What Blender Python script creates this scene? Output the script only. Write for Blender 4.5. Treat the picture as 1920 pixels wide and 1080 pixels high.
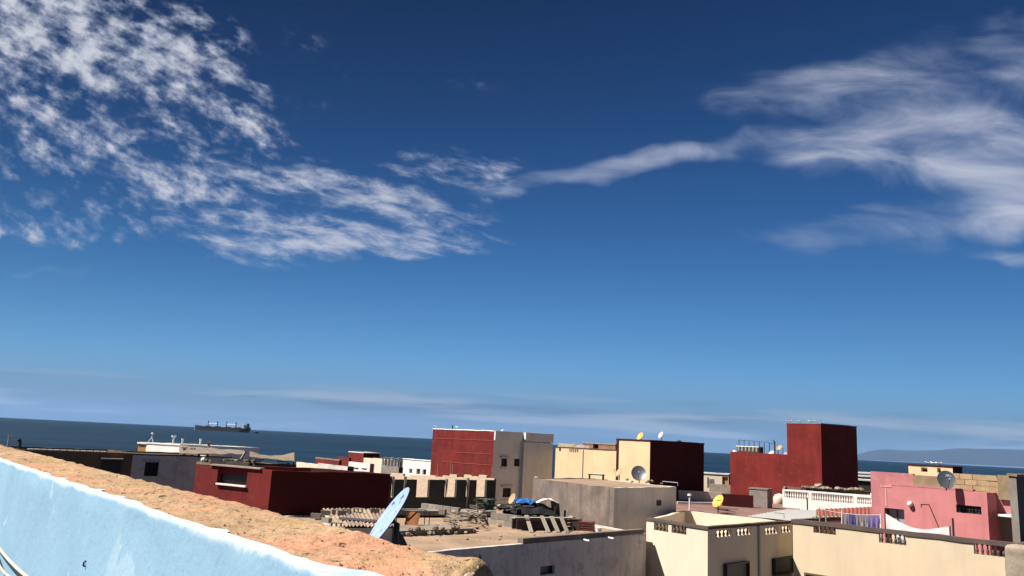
import bpy, math, random
from mathutils import Vector, Matrix, noise
random.seed(7)
for o in list(bpy.data.objects): bpy.data.objects.remove(o, do_unlink=True)
S = bpy.context.scene
COL = S.collection
rad = math.radians
# ------------------------------------------------------------------ camera
ZE = 15.0                                  # eye height above the sea
FPX = 1500.0; PITCH = rad(10.88); ROLL = rad(2.84)
F_ = Vector((0, math.cos(PITCH), math.sin(PITCH))); R0 = Vector((1, 0, 0)); U0 = Vector((0, -math.sin(PITCH), math.cos(PITCH)))
R_ = math.cos(ROLL)*R0 + math.sin(ROLL)*U0
U_ = -math.sin(ROLL)*R0 + math.cos(ROLL)*U0
cam = bpy.data.cameras.new('camera'); camo = bpy.data.objects.new('camera', cam); COL.objects.link(camo)
cam.sensor_width = 36.0; cam.lens = 36.0*FPX/1920.0; cam.clip_start = 0.02; cam.clip_end = 200000
camo.matrix_world = Matrix(((R_.x, U_.x, -F_.x, 0), (R_.y, U_.y, -F_.y, 0), (R_.z, U_.z, -F_.z, ZE), (0, 0, 0, 1)))
S.camera = camo
# ------------------------------------------------------------------ exposure, sun
S.view_settings.view_transform = 'Standard'; S.view_settings.look = 'None'
S.view_settings.exposure = 1.15; S.view_settings.gamma = 1.0; S.view_settings.use_curve_mapping = False
SUN_AZ, SUN_EL = rad(-95), rad(52)
sun_dir = Vector((math.sin(SUN_AZ)*math.cos(SUN_EL), math.cos(SUN_AZ)*math.cos(SUN_EL), math.sin(SUN_EL)))
sl = bpy.data.lights.new('sun', 'SUN'); sl.energy = 5.0; sl.angle = rad(0.53); sl.color = (1.0, 0.95, 0.87)
so = bpy.data.objects.new('sun', sl); COL.objects.link(so)
so.rotation_euler = (-sun_dir).to_track_quat('-Z', 'Y').to_euler()
so.location = (0, 0, 60)

# pixel helpers: eye coordinates (camera at the origin, z up)
def ray(x, y): return F_*FPX + R_*(x-960) + U_*(540-y)
def atY(x, y, Y): d = ray(x, y); return d*(Y/d.y)
def atZ(x, y, z): d = ray(x, y); return d*(z/d.z)
def proj(p):
    a = p.dot(F_); return (960+FPX*p.dot(R_)/a, 540-FPX*p.dot(U_)/a)
def gno(x, y): d = ray(x, y); return (d.x/d.y, d.z/d.y)

# ------------------------------------------------------------------ node helper
class NT:
    def __init__(s, tree): s.t = tree; s.n = tree.nodes; s.l = tree.links
    def new(s, typ, ins=None, **kw):
        nd = s.n.new(typ)
        for k, v in kw.items(): setattr(nd, k, v)
        for k, v in (ins or {}).items(): s.set(nd, k, v)
        return nd
    def set(s, nd, k, v):
        sock = nd.inputs[k]
        if isinstance(v, bpy.types.NodeSocket): s.l.new(v, sock)
        else: sock.default_value = v
    def math(s, op, a, b=None, c=None, clamp=False):
        nd = s.n.new('ShaderNodeMath'); nd.operation = op; nd.use_clamp = clamp
        for i, v in enumerate((a, b, c)):
            if v is not None: s.set(nd, i, v)
        return nd.outputs[0]
    def vmath(s, op, a, b=None):
        nd = s.n.new('ShaderNodeVectorMath'); nd.operation = op
        s.set(nd, 0, a)
        if b is not None: s.set(nd, 1, b)
        return nd.outputs['Value'] if op in ('LENGTH', 'DOT_PRODUCT') else nd.outputs[0]
    def mapr(s, v, a, b, c=0., d=1., mode='LINEAR'):
        nd = s.n.new('ShaderNodeMapRange'); nd.interpolation_type = mode
        s.set(nd, 0, v)
        for i, q in enumerate((a, b, c, d)): s.set(nd, i+1, q)
        return nd.outputs[0]
    def mix(s, f, a, b, mode='MIX'):
        nd = s.n.new('ShaderNodeMix'); nd.data_type = 'RGBA'; nd.blend_type = mode
        s.set(nd, 0, f); s.set(nd, 6, a); s.set(nd, 7, b); return nd.outputs[2]
    def noise(s, vec, scale, detail=4., rough=.55, dist=0., out=0):
        nd = s.n.new('ShaderNodeTexNoise'); s.set(nd, 'Vector', vec)
        s.set(nd, 'Scale', scale); s.set(nd, 'Detail', detail); s.set(nd, 'Roughness', rough); s.set(nd, 'Distortion', dist)
        return nd.outputs[out]
    def mapping(s, vec, loc=(0, 0, 0), rot=(0, 0, 0), scale=(1, 1, 1), typ='POINT'):
        nd = s.n.new('ShaderNodeMapping'); nd.vector_type = typ
        s.set(nd, 0, vec); s.set(nd, 1, loc); s.set(nd, 2, rot); s.set(nd, 3, scale); return nd.outputs[0]
    def ramp(s, v, stops):
        nd = s.n.new('ShaderNodeValToRGB'); s.set(nd, 0, v); e = nd.color_ramp.elements
        while len(e) < len(stops): e.new(0.5)
        for k, (p, c) in enumerate(stops): e[k].position = p; e[k].color = c if len(c) == 4 else (*c, 1)
        return nd.outputs[0]
def c4(c): return (*c, 1.0) if len(c) == 3 else c

# ------------------------------------------------------------------ world: Nishita sky with a real cloud layer pattern by direction
W = bpy.data.worlds.new('World'); S.world = W; W.use_nodes = True
T = NT(W.node_tree); T.n.clear()
sky = T.new('ShaderNodeTexSky', sky_type='NISHITA', sun_disc=False, sun_elevation=SUN_EL, sun_rotation=SUN_AZ,
            altitude=10, air_density=0.7, dust_density=0.0, ozone_density=4.0)
dirv = T.new('ShaderNodeTexCoord').outputs['Generated']
sep = T.new('ShaderNodeSeparateXYZ', {0: dirv}); dx, dy, dz = sep.outputs
# blue sky: Nishita, deepened the way a clear polarised sky is
cs = T.vmath('DOT_PRODUCT', dirv, tuple(sun_dir))
flat = T.math('DIVIDE', 1.0, T.math('ADD', 1.0, T.math('MULTIPLY', T.math('MULTIPLY', cs, cs), 1.8)))
skc = T.new('ShaderNodeSeparateColor', {0: T.mix(1.0, sky.outputs[0], T.new('ShaderNodeCombineColor', {0: flat, 1: flat, 2: flat}).outputs[0], 'MULTIPLY')})
chan = []
for k, (aa, mm) in enumerate(((.20, 2.3), (.22, 4.9), (.135, 9.8))):
    q = T.math('MULTIPLY', T.math('POWER', skc.outputs[k], 2.5), aa)
    chan.append(T.math('DIVIDE', q, T.math('ADD', 1.0, T.math('DIVIDE', q, mm))))
blue = T.new('ShaderNodeCombineColor', {0: chan[0], 1: chan[1], 2: chan[2]}).outputs[0]
HAZECOL = (1.50, 2.40, 3.55, 1)
# gnomonic coordinates about the +Y axis (directions only)
ys = T.math('MAXIMUM', T.math('ABSOLUTE', dy), 0.05)
gv = T.new('ShaderNodeCombineXYZ', {0: T.math('DIVIDE', dx, ys), 1: T.math('DIVIDE', dz, ys), 2: 0.0}).outputs[0]
# plane of the cloud deck
zs = T.math('MAXIMUM', dz, 0.03)
pv = T.new('ShaderNodeCombineXYZ', {0: T.math('DIVIDE', dx, zs), 1: T.math('DIVIDE', dy, zs), 2: 0.0}).outputs[0]
warp = T.noise(gv, 5.0, 3.0, .6, 0., 1)
gw = T.vmath('ADD', gv, T.vmath('SCALE', T.vmath('SUBTRACT', warp, (.5, .5, .5))))
T.n[-1]; 
for nd in T.n:
    if nd.type == 'VECT_MATH' and nd.operation == 'SCALE': nd.inputs[3].default_value = 0.10
def blob(px, py, rx, ry, slope, k):
    X, Z = gno(px, py)
    X2, Z2 = gno(px+10, py+10*slope)
    a = math.atan2(Z2-Z, X2-X)
    m = T.mapping(gw, (X, Z, 0), (0, 0, a), (rx/FPX, ry/FPX, 1), 'TEXTURE')
    return T.mapr(T.vmath('LENGTH', m), 0.15, 1.15, k, 0.0, 'SMOOTHSTEP')
def union(bl):
    v = bl[0]
    for b in bl[1:]:
        v = T.math('SUBTRACT', T.math('ADD', v, b), T.math('MULTIPLY', v, b))
    return v
A = union([blob(90, 40, 330, 150, .35, 1.0), blob(330, 90, 190, 150, .6, .72), blob(420, 200, 210, 110, .55, .56), blob(110, 215, 300, 130, .4, .42),
           blob(60, 425, 260, 60, .05, .58), blob(340, 350, 240, 80, .2, .50), blob(-250, 250, 350, 420, .2, .6),
           blob(600, 90, 130, 70, .3, .16), blob(860, 165, 160, 50, .1, .14), blob(640, 185, 130, 40, .1, .14), blob(250, 300, 420, 190, .3, .32)])
B = union([blob(690, 378, 310, 62, .19, .95), blob(540, 345, 190, 60, .25, .62), blob(640, 460, 360, 54, .03, .98), blob(480, 440, 280, 60, .1, .55), blob(860, 322, 220, 62, .08, .58), blob(330, 350, 190, 70, .1, .45)])
Cc = union([blob(1030, 332, 220, 26, -.18, .72), blob(1240, 288, 310, 30, -.22, .80), blob(1470, 262, 240, 40, -.02, .62), blob(1700, 262, 380, 100, .04, .92), blob(1850, 320, 340, 120, .10, .95),
            blob(1490, 160, 220, 66, -.05, .90), blob(1890, 120, 300, 150, -.3, .60), blob(1680, 170, 300, 110, -.1, .50), blob(1880, 400, 330, 80, -.12, .82), blob(1600, 430, 280, 48, -.05, .46),
            blob(1880, 490, 200, 22, .1, .4), blob(2350, 300, 500, 300, 0, .7), blob(1120, 515, 340, 16, .03, .10), blob(110, 502, 130, 12, .02, .32)])
# puffs (altocumulus)
rA = T.mapping(gv, (0, 0, 0), (0, 0, rad(27)))
rW = T.new('ShaderNodeVectorMath', {0: T.vmath('SUBTRACT', T.noise(rA, 24., 3., .55, 0., 1), (.5, .5, .5)), 3: .045}, operation='SCALE').outputs[0]
rB = T.vmath('ADD', rA, rW)
vo = T.new('ShaderNodeTexVoronoi', {'Vector': T.mapping(rB, (.3, .9, 0), (0, 0, 0), (1.0, 1.9, 1)), 'Scale': 27.0, 'Smoothness': .7, 'Randomness': .95}, feature='SMOOTH_F1').outputs['Distance']
n1 = T.noise(T.mapping(rA, (3.1, 1.7, 0), (0, 0, 0), (1.0, 1.7, 1)), 24.0, 5.0, .55)
n1b = T.noise(T.mapping(rA, (1.1, .4, 0), (0, 0, 0), (1.0, 2.0, 1)), 75.0, 5.0, .62)
n1 = T.math('ADD', T.math('ADD', T.math('MULTIPLY', n1, .60), T.math('MULTIPLY', T.math('SUBTRACT', .82, vo), .22)), T.math('MULTIPLY', n1b, .24))
dA = T.mapr(T.math('ADD', n1, T.math('MULTIPLY', T.math('SUBTRACT', A, 1.0), .22)), .315, .61, 0, .97, 'SMOOTHSTEP')
# banded arms, left of centre
n2 = T.noise(T.mapping(T.mapping(gv, (0, 0, 0), (0, 0, rad(10))), (1.3, 4.4, 0), (0, 0, 0), (1.0, 3.1, 1)), 17.0, 8.0, .64, .3)
dB = T.mapr(T.math('ADD', n2, T.math('MULTIPLY', T.math('SUBTRACT', B, 1.0), .28)), .27, .66, 0, .82, 'SMOOTHSTEP')
# cirrus on the right
n3 = T.noise(T.mapping(gv, (5.3, 2.4, 0), (0, 0, rad(-5)), (1.0, 3.0, 1)), 5.5, 8.0, .55, .7)
dC = T.mapr(T.math('ADD', n3, T.math('MULTIPLY', T.math('SUBTRACT', Cc, 1.0), .34)), .17, .80, 0, .90, 'SMOOTHSTEP')
dA = T.math('MULTIPLY', dA, T.mapr(A, .03, .30, 0, 1, 'SMOOTHSTEP'))
dB = T.math('MULTIPLY', dB, T.mapr(B, .03, .30, 0, 1, 'SMOOTHSTEP'))
dC = T.math('MULTIPLY', dC, T.mapr(Cc, .03, .35, 0, 1, 'SMOOTHSTEP'))
dens = union([dA, dB, dC])
# low stratus streaks just above the horizon
n4 = T.noise(T.mapping(gv, (.7, .2, 0), (0, 0, rad(0)), (1.0, 15.0, 1)), 2.6, 6.0, .55, .3)
band = T.math('MULTIPLY', T.mapr(gv_y := T.new('ShaderNodeSeparateXYZ', {0: gv}).outputs[1], .066, .042, 0, 1, 'SMOOTHSTEP'), T.mapr(gv_y, .0, .020, .25, 1, 'SMOOTHSTEP'))
dlow = T.math('MULTIPLY', T.mapr(n4, .47, .62, 0, .85, 'SMOOTHSTEP'), band)
ddark = T.math('MULTIPLY', T.mapr(T.noise(T.mapping(gv, (4.7, 1.2, 0), (0, 0, rad(-1)), (1.0, 15.0, 1)), 3.6, 6.0, .55, .3), .50, .63, 0, .45, 'SMOOTHSTEP'), band)
blue = T.mix(T.mapr(gv_y, .105, .012, 0, .9, 'SMOOTHSTEP'), blue, HAZECOL)
cloudcol = T.mix(T.mapr(dens, .2, 1.0, 0, 1), (3.9, 4.5, 6.0, 1), (6.2, 6.3, 6.9, 1))
c1 = T.mix(T.math('MULTIPLY', dens, .93), blue, cloudcol)
c2 = T.mix(ddark, c1, (1.0, 1.65, 2.9, 1))
c3 = T.mix(dlow, c2, (3.3, 4.0, 5.0, 1))
W.cycles.sampling_method = 'MANUAL'; W.cycles.sample_map_resolution = 512
bg = T.new('ShaderNodeBackground', {'Color': c3, 'Strength': 0.05})
T.l.new(bg.outputs[0], T.new('ShaderNodeOutputWorld').inputs[0])

# ================================================================== materials
GROUND = -11.5                             # street level, below the eye
MATS = {}
def stucco(name, col, amt=.22, scale=.9, rough=.92, bump=.25, streak=.0, grain=26.0, dirt=None, dirt_amt=.0, spec=.25):
    if name in MATS: return MATS[name]
    m = bpy.data.materials.new(name); m.use_nodes = True; t = NT(m.node_tree); t.n.clear()
    pos = t.new('ShaderNodeNewGeometry').outputs['Position']
    big = t.noise(pos, scale, 5, .6, .4); fine = t.noise(pos, grain, 3, .6)
    c = t.mix(t.mapr(big, .34, .68), c4([v*(1-amt) for v in col]), c4([min(1, v*(1+amt*.45)) for v in col]))
    c = t.mix(t.mapr(fine, .3, .7, 0, .35), c, c4([v*(1-amt*.8) for v in col]))
    if streak:
        st = t.noise(t.mapping(pos, scale=(1.6, 1.6, .16)), 1.5, 5, .62, .3)
        c = t.mix(t.mapr(st, .47, .70, 0, streak, 'SMOOTHSTEP'), c, c4([v*.42 for v in col]))
    if dirt:
        d = t.noise(pos, scale*2.3, 7, .66, .6)
        c = t.mix(t.mapr(d, .50, .66, 0, dirt_amt, 'SMOOTHSTEP'), c, c4(dirt))
    b = t.new('ShaderNodeBump', {'Strength': bump, 'Distance': .02, 'Height': t.math('ADD', t.noise(pos, 14., 6, .65), t.math('MULTIPLY', fine, .5))})
    p = t.new('ShaderNodeBsdfPrincipled', {'Base Color': c, 'Roughness': rough, 'Specular IOR Level': spec, 'Normal': b.outputs[0]})
    t.l.new(p.outputs[0], t.new('ShaderNodeOutputMaterial').inputs[0]); MATS[name] = m; return m
def plain(name, col, rough=.6, metal=0., amt=.15, scale=8., spec=.4):
    if name in MATS: return MATS[name]
    m = bpy.data.materials.new(name); m.use_nodes = True; t = NT(m.node_tree); t.n.clear()
    pos = t.new('ShaderNodeTexCoord').outputs['Object']
    c = t.mix(t.noise(pos, scale, 4, .6), c4([v*(1-amt) for v in col]), c4([min(1, v*(1+amt)) for v in col]))
    p = t.new('ShaderNodeBsdfPrincipled', {'Base Color': c, 'Roughness': rough, 'Metallic': metal, 'Specular IOR Level': spec})
    t.l.new(p.outputs[0], t.new('ShaderNodeOutputMaterial').inputs[0]); MATS[name] = m; return m
def brickmat(name, c1, c2, mortar, bw=.26, bh=.10):
    if name in MATS: return MATS[name]
    m = bpy.data.materials.new(name); m.use_nodes = True; t = NT(m.node_tree); t.n.clear()
    tc = t.new('ShaderNodeTexCoord').outputs['UV']
    br = t.new('ShaderNodeTexBrick', {'Vector': tc, 'Color1': c4(c1), 'Color2': c4(c2), 'Mortar': c4(mortar), 'Scale': 1.0, 'Mortar Size': .012, 'Bias': 0., 'Brick Width': bw, 'Row Height': bh})
    pos = t.new('ShaderNodeNewGeometry').outputs['Position']
    c = t.mix(t.mapr(t.noise(pos, 5., 5, .6), .4, .7, 0, .55), br.outputs[0], c4([v*.6 for v in c1]))
    b = t.new('ShaderNodeBump', {'Strength': .6, 'Distance': .02, 'Height': t.math('SUBTRACT', 1.0, br.outputs[1])})
    p = t.new('ShaderNodeBsdfPrincipled', {'Base Color': c, 'Roughness': .95, 'Specular IOR Level': .2, 'Normal': b.outputs[0]})
    t.l.new(p.outputs[0], t.new('ShaderNodeOutputMaterial').inputs[0]); MATS[name] = m; return m
red = stucco('red_paint', (0.155, 0.0145, 0.0115), .34, .55, streak=.45, dirt=(.19, .026, .02), dirt_amt=.45)
red2 = stucco('dark_red_paint', (0.15, 0.013, 0.0115), .36, .6, streak=.5, dirt=(.19, .03, .023), dirt_amt=.45)
maroon = stucco('maroon_and_shaded_red', (0.05, 0.0042, 0.004), .25, .6)  # dark red paint of the tower; also colours shade onto sides of red houses
cream = stucco('cream_paint', (0.64, 0.455, 0.27), .10, .5, streak=.10)
cream2 = stucco('pale_cream_paint', (0.6, 0.5, 0.385), .08, .5, streak=.07)
beige = stucco('beige_paint', (0.56, 0.45, 0.315), .10, .45, streak=.08)
pink = stucco('pink_paint', (0.43, 0.16, 0.162), .13, .8, streak=.14)
pinkd = stucco('darker_pink_paint', (0.37, 0.14, 0.15), .2, .9, streak=.2, dirt=(.42, .22, .21), dirt_amt=.4)  # darker pink than the front, with paler patches
white = stucco('white_paint', (0.74, 0.72, 0.67), .10, .6, streak=.15)
offwhite = stucco('off_white_render', (0.62, 0.59, 0.56), .12, .6, streak=.22)
greyr = stucco('grey_render', (0.5, 0.455, 0.42), .2, .6, streak=.3)
greyb = stucco('blue_grey_render', (.52, .455, .43), .16, .6, streak=.3, dirt=(.22, .20, .215), dirt_amt=.5)
greyl = stucco('grey_lilac_render', (.70, .61, .565), .14, .7, streak=.25, dirt=(.19, .175, .19), dirt_amt=.4)
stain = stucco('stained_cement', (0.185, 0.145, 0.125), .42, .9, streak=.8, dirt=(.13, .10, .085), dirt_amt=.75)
cement = stucco('cement', (0.21, 0.185, 0.16), .25, 1.2, streak=.3)
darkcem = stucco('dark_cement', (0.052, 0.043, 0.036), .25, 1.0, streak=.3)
roofm = stucco('dusty_roof', (0.285, 0.195, 0.13), .3, .55, dirt=(.17, .115, .075), dirt_amt=.6, bump=.5)
roofg = stucco('grey_roof', (0.2, 0.165, 0.135), .3, .7, dirt=(.12, .098, .08), dirt_amt=.6, bump=.5)
roofr = stucco('red_brown_roof', (0.2, 0.115, 0.095), .35, .8, dirt=(.13, .07, .06), dirt_amt=.7, bump=.5)
brown = stucco('brown_render', (0.1, 0.062, 0.04), .2, .8)
coping = stucco('brown_coping', (0.095, 0.07, 0.06), .25, 1.5)
blockm = stucco('concrete_block', (0.3, 0.25, 0.2), .3, 2.5, bump=.6, grain=40)
blocky = stucco('sandy_block', (0.36, 0.25, 0.145), .28, 2.2, bump=.6, dirt=(.22, .15, .085), dirt_amt=.5)
sandp = stucco('sandy_render', (0.24, 0.17, 0.105), .3, 1.4, dirt=(.17, .12, .075), dirt_amt=.5)
brickw = brickmat('rough_brick', (.60, .44, .31), (.50, .36, .245), (.62, .50, .40))
brickg = brickmat('grey_block', (.21, .18, .16), (.24, .205, .18), (.17, .15, .13), .42, .16)
dark = plain('dark_opening', (.012, .011, .011), .7)
shutter = plain('dark_shutter', (.045, .043, .045), .5)
frame_dark = plain('dark_frame', (.02, .018, .018), .5)
glass = plain('window_glass', (.02, .022, .028), .12, 0, .1, 3., .6)
metalgrey = plain('grey_metal', (.30, .31, .33), .45, .3, .2)
galv = plain('galvanised', (0.22, 0.225, 0.24), .38, .75, .25, 5.)
darkmetal = plain('dark_metal', (.03, .028, .027), .6, .2)
rust = plain('rust', (0.24, 0.09, 0.03), .9, 0, .5, 9.)
yellow = plain('yellow_dish_paint', (0.55, 0.32, 0.035), .55, 0, .12, 4.)
orange = plain('orange_dish_paint', (0.5, 0.19, 0.06), .6, 0, .15, 4.)
tan = plain('tan_dish_paint', (0.32, 0.22, 0.12), .7, 0, .2, 5.)
lightg = plain('pale_grey_paint', (0.45, 0.45, 0.47), .5, .1, .12, 4.)
wood = plain('grey_wood', (.26, .22, .18), .9, 0, .35, 6.)
woodd = plain('dark_wood', (0.045, 0.034, 0.026), .9, 0, .4, 6.)
woodt = plain('tan_wood', (0.3, 0.21, 0.13), .9, 0, .35, 6.)
bluet = plain('blue_tarp', (0.02, 0.12, 0.36), .6, 0, .3, 7.)
blackt = plain('black_tarp', (.015, .017, .02), .5, 0, .3, 7.)
whitec = plain('white_cloth', (0.62, 0.59, 0.57), .95, 0, .05)
purple = plain('purple_cloth', (0.14, 0.1, 0.24), .95, 0, .25)
indigo = plain('indigo_cloth', (0.05, 0.04, 0.14), .95, 0, .2)
greyc = plain('grey_cloth', (0.15, 0.135, 0.15), .95, 0, .2)
canvas = plain('tan_canvas', (0.15, 0.115, 0.08), .95, 0, .25, 2.)
canvas2 = plain('brown_canvas', (0.14, 0.11, 0.085), .95, 0, .25, 2.)
plasticr = plain('red_brown_plastic', (0.12, 0.03, 0.022), .6, 0, .3)
whitep = plain('white_plastic', (0.6, 0.6, 0.58), .45, 0, .06)
orangep = plain('ochre_panel', (0.34, 0.16, 0.045), .8, 0, .2, 3.)
stone = plain('rubble_stone', (0.27, 0.205, 0.145), .95, 0, .35, 3.)
stoned = plain('dark_rubble_stone', (0.15, 0.11, 0.08), .95, 0, .35, 3.)
sheetw = plain('pale_roof_sheet', (0.33, 0.315, 0.3), .6, .1, .12, 2.)
sheett = plain('tan_roof_sheet', (0.235, 0.17, 0.115), .85, 0, .25, 2.)
terra = plain('terracotta_sheet', (0.21, 0.055, 0.04), .85, 0, .3, 2.)
green = plain('dull_green', (.03, .07, .045), .8, 0, .3)
hullm = plain('black_hull', (0.006, 0.005, 0.008), .7)
boot = plain('ship_boot_red', (0.022, 0.009, 0.011), .7)
buff = plain('ship_buff', (.45, .36, .22), .7)

# ================================================================== mesh + object helpers
def V(*a): return Vector(a)
class MB:
    def __init__(s): s.v = []; s.f = []; s.m = []; s.uv = []
    def quad(s, pts, mi=0, uv=None):
        n = len(s.v); s.v += [Vector(p) for p in pts]; s.f.append(tuple(range(n, n+len(pts)))); s.m.append(mi); s.uv.append(uv); return s
    def obox(s, c, ex, ey, ez, mi=0):
        c = Vector(c); ex, ey, ez = Vector(ex)/2, Vector(ey)/2, Vector(ez)/2
        n = len(s.v)
        for k in (-1, 1):
            for j in (-1, 1):
                for i in (-1, 1): s.v.append(c+ex*i+ey*j+ez*k)
        for f in ((0, 2, 3, 1), (4, 5, 7, 6), (0, 1, 5, 4), (2, 6, 7, 3), (0, 4, 6, 2), (1, 3, 7, 5)):
            s.f.append(tuple(n+q for q in f)); s.m.append(mi); s.uv.append(None)
        return s
    def box(s, c, size, az=0., mi=0):       # az: heading of the local y axis
        ux = V(math.cos(az), -math.sin(az), 0); uy = V(math.sin(az), math.cos(az), 0)
        return s.obox(c, ux*size[0], uy*size[1], V(0, 0, size[2]), mi)
    def tube(s, pts, r, n=8, mi=0, cap=True):
        pts = [Vector(p) for p in pts]; rings = []
        for i, p in enumerate(pts):
            d = (pts[min(i+1, len(pts)-1)]-pts[max(i-1, 0)]).normalized()
            a = d.orthogonal().normalized()
            if abs(d.z) < .9: a = d.cross(V(0, 0, 1)).normalized()
            b = d.cross(a); rr = r[i] if isinstance(r, (list, tuple)) else r
            base = len(s.v); rings.append(base)
            for k in range(n):
                q = 2*math.pi*k/n; s.v.append(p+a*math.cos(q)*rr+b*math.sin(q)*rr)
        for i in range(len(pts)-1):
            for k in range(n):
                s.f.append((rings[i]+k, rings[i]+(k+1) % n, rings[i+1]+(k+1) % n, rings[i+1]+k)); s.m.append(mi); s.uv.append(None)
        if cap:
            s.f.append(tuple(rings[0]+k for k in reversed(range(n)))); s.m.append(mi); s.uv.append(None)
            s.f.append(tuple(rings[-1]+k for k in range(n))); s.m.append(mi); s.uv.append(None)
        return s
    def grid(s, fn, nu, nv, mi=0):
        b = len(s.v)
        for j in range(nv+1):
            for i in range(nu+1): s.v.append(Vector(fn(i/nu, j/nv)))
        for j in range(nv):
            for i in range(nu):
                a = b+j*(nu+1)+i; s.f.append((a, a+1, a+nu+2, a+nu+1)); s.m.append(mi); s.uv.append(None)
        return s
    def mesh(s, name, mats, off=V(0, 0, 0), smooth=False):
        me = bpy.data.meshes.new(name); me.from_pydata([tuple(v-off) for v in s.v], [], s.f)
        for m in (mats if isinstance(mats, (list, tuple)) else [mats]): me.materials.append(m)
        me.polygons.foreach_set('material_index', s.m)
        if any(u for u in s.uv):
            ul = me.uv_layers.new(name='UVMap')
            for p, u in zip(me.polygons, s.uv):
                if u:
                    for li, c in zip(p.loop_indices, u): ul.data[li].uv = c
        if smooth: me.polygons.foreach_set('use_smooth', [True]*len(me.polygons))
        me.update(); return me
def E2W(p): return V(p[0], p[1], p[2]+ZE)
def link(o, parent=None):
    COL.objects.link(o)
    if parent is not None: o.parent = parent
    return o
def tag(o, label, cat, group=None):
    o['label'] = label; o['category'] = cat
    if group: o['group'] = group
    return o
def thing(name, label, cat, at, group=None, rz=0.):
    o = bpy.data.objects.new(name, None); link(o); o.location = E2W(at); o.rotation_euler[2] = rz; o.empty_display_size = .2
    o['_at'] = [at[0], at[1], at[2]]
    return tag(o, label, cat, group)
def org(o): return Vector(o['_at']) if o is not None and '_at' in o else V(0, 0, 0)
def part(name, mb, mats, root, smooth=False, parent=None):
    """mesh part given in eye coordinates under a thing's Empty"""
    o = bpy.data.objects.new(name, mb.mesh(name, mats, org(root), smooth)); return link(o, parent or root)
def single(name, label, cat, mb, mats, at=None, group=None, smooth=False, solid=0.):
    at = Vector(at) if at is not None else V(sum(v.x for v in mb.v)/len(mb.v), sum(v.y for v in mb.v)/len(mb.v), min(v.z for v in mb.v))
    o = bpy.data.objects.new(name, mb.mesh(name, mats, at, smooth)); link(o); o.location = E2W(at)
    if solid:
        md = o.modifiers.new('thickness', 'SOLIDIFY'); md.thickness = solid; md.offset = 0
    return tag(o, label, cat, group)
def struct(name, mb, mats, smooth=False):
    o = bpy.data.objects.new(name, mb.mesh(name, mats, V(0, 0, 0), smooth)); link(o); o.location = (0, 0, ZE); o['kind'] = 'structure'; return o
def inst(name, me, at, root, rz=0., scale=None, parent=None):
    """shared-mesh part placed at eye position `at` under a thing"""
    o = bpy.data.objects.new(name, me); link(o, parent or root); o.location = Vector(at)-org(root); o.rotation_euler[2] = rz
    if scale: o.scale = scale
    return o
def azv(a): return V(math.sin(rad(a)), math.cos(rad(a)), 0)
def along(c, azdeg, px):                    # point on the level line from c that shows at column px
    d = azv(azdeg); lo, hi = 0., 60.
    s0 = proj(c)[0]-px
    for _ in range(60):
        m = (lo+hi)/2
        if (proj(c+d*m)[0]-px)*s0 > 0: lo = m
        else: hi = m
    return c+d*lo
def offset_poly(pts, d):                    # inward by d for a counter-clockwise outline
    n = len(pts); out = []
    for i in range(n):
        p0, p1, p2 = pts[i-1], pts[i], pts[(i+1) % n]
        d1 = (p1-p0).normalized(); d2 = (p2-p1).normalized()
        n1 = V(-d1.y, d1.x, 0); n2 = V(-d2.y, d2.x, 0)
        k = (n1+n2); k = k/(1+n1.dot(n2)); out.append(p1+k*d)
    return out
def facehit(p0, p1, x, y):
    d = ray(x, y); e = (p1-p0); e.z = 0; e = e.normalized()
    det = d.x*(-e.y)-d.y*(-e.x)
    k = (p0.x*(-e.y)-p0.y*(-e.x))/det
    u = (V(d.x*k, d.y*k, 0)-V(p0.x, p0.y, 0)).dot(e)
    return u, d.z*k
def hole_uv(p0, p1, px):
    x0, y0, x1, y1 = px; xm, ym = (x0+x1)/2, (y0+y1)/2
    us = sorted((facehit(p0, p1, x0, ym)[0], facehit(p0, p1, x1, ym)[0]))
    zz = sorted((facehit(p0, p1, xm, y0)[1], facehit(p0, p1, xm, y1)[1]))
    return us[0], us[1], zz[0], zz[1]
def jit(pt):                                # hand-built unevenness of a wall top, by place
    return JAMP*(noise.noise(V(pt.x*.55, pt.y*.55, 1.7))+.7*noise.noise(V(pt.x*1.9, pt.y*1.9, 4.2)))
JAMP = .035
def steps(a, b, d=.45):
    k = max(1, int((b-a)/d)); return [a+(b-a)*i/k for i in range(k+1)]
def wall_cells(mb, base, e, nrm, u0, u1, z0, z1, holes, mi, flip=False):
    us = sorted({u0, u1, *[q for h in holes for q in (h[0], h[1]) if u0 < q < u1]})
    ex = [q for q in steps(u0, u1) if all(abs(q-w) > .06 for w in us)]; us = sorted(us+ex)
    zs = sorted({z0, z1, *[q for h in holes for q in (h[2], h[3]) if z0 < q < z1]})
    for i in range(len(us)-1):
        for j in range(len(zs)-1):
            um, zm = (us[i]+us[i+1])/2, (zs[j]+zs[j+1])/2
            if any(h[0] < um < h[1] and h[2] < zm < h[3] for h in holes): continue
            c = [(us[i], zs[j]), (us[i+1], zs[j]), (us[i+1], zs[j+1]), (us[i], zs[j+1])]
            if flip: c = c[::-1]
            pp = [V(base.x, base.y, 0)+e*u+V(0, 0, z) for u, z in c]
            for q in pp:
                if q.z == z1: q.z += jit(q)
            mb.quad(pp, mi, c)
def reveals(mb, base, e, inw, h, depth, mi):
    u0, u1, z0, z1 = h; b = V(base.x, base.y, 0)
    c = [(u0, z0), (u1, z0), (u1, z1), (u0, z1)]
    for k in range(4):
        a, d = c[k], c[(k+1) % 4]
        p, q = b+e*a[0]+V(0, 0, a[1]), b+e*d[0]+V(0, 0, d[1])
        mb.quad([p, p+inw*depth, q+inw*depth, q], mi, [a, a, d, d])
_bal = {}
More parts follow.
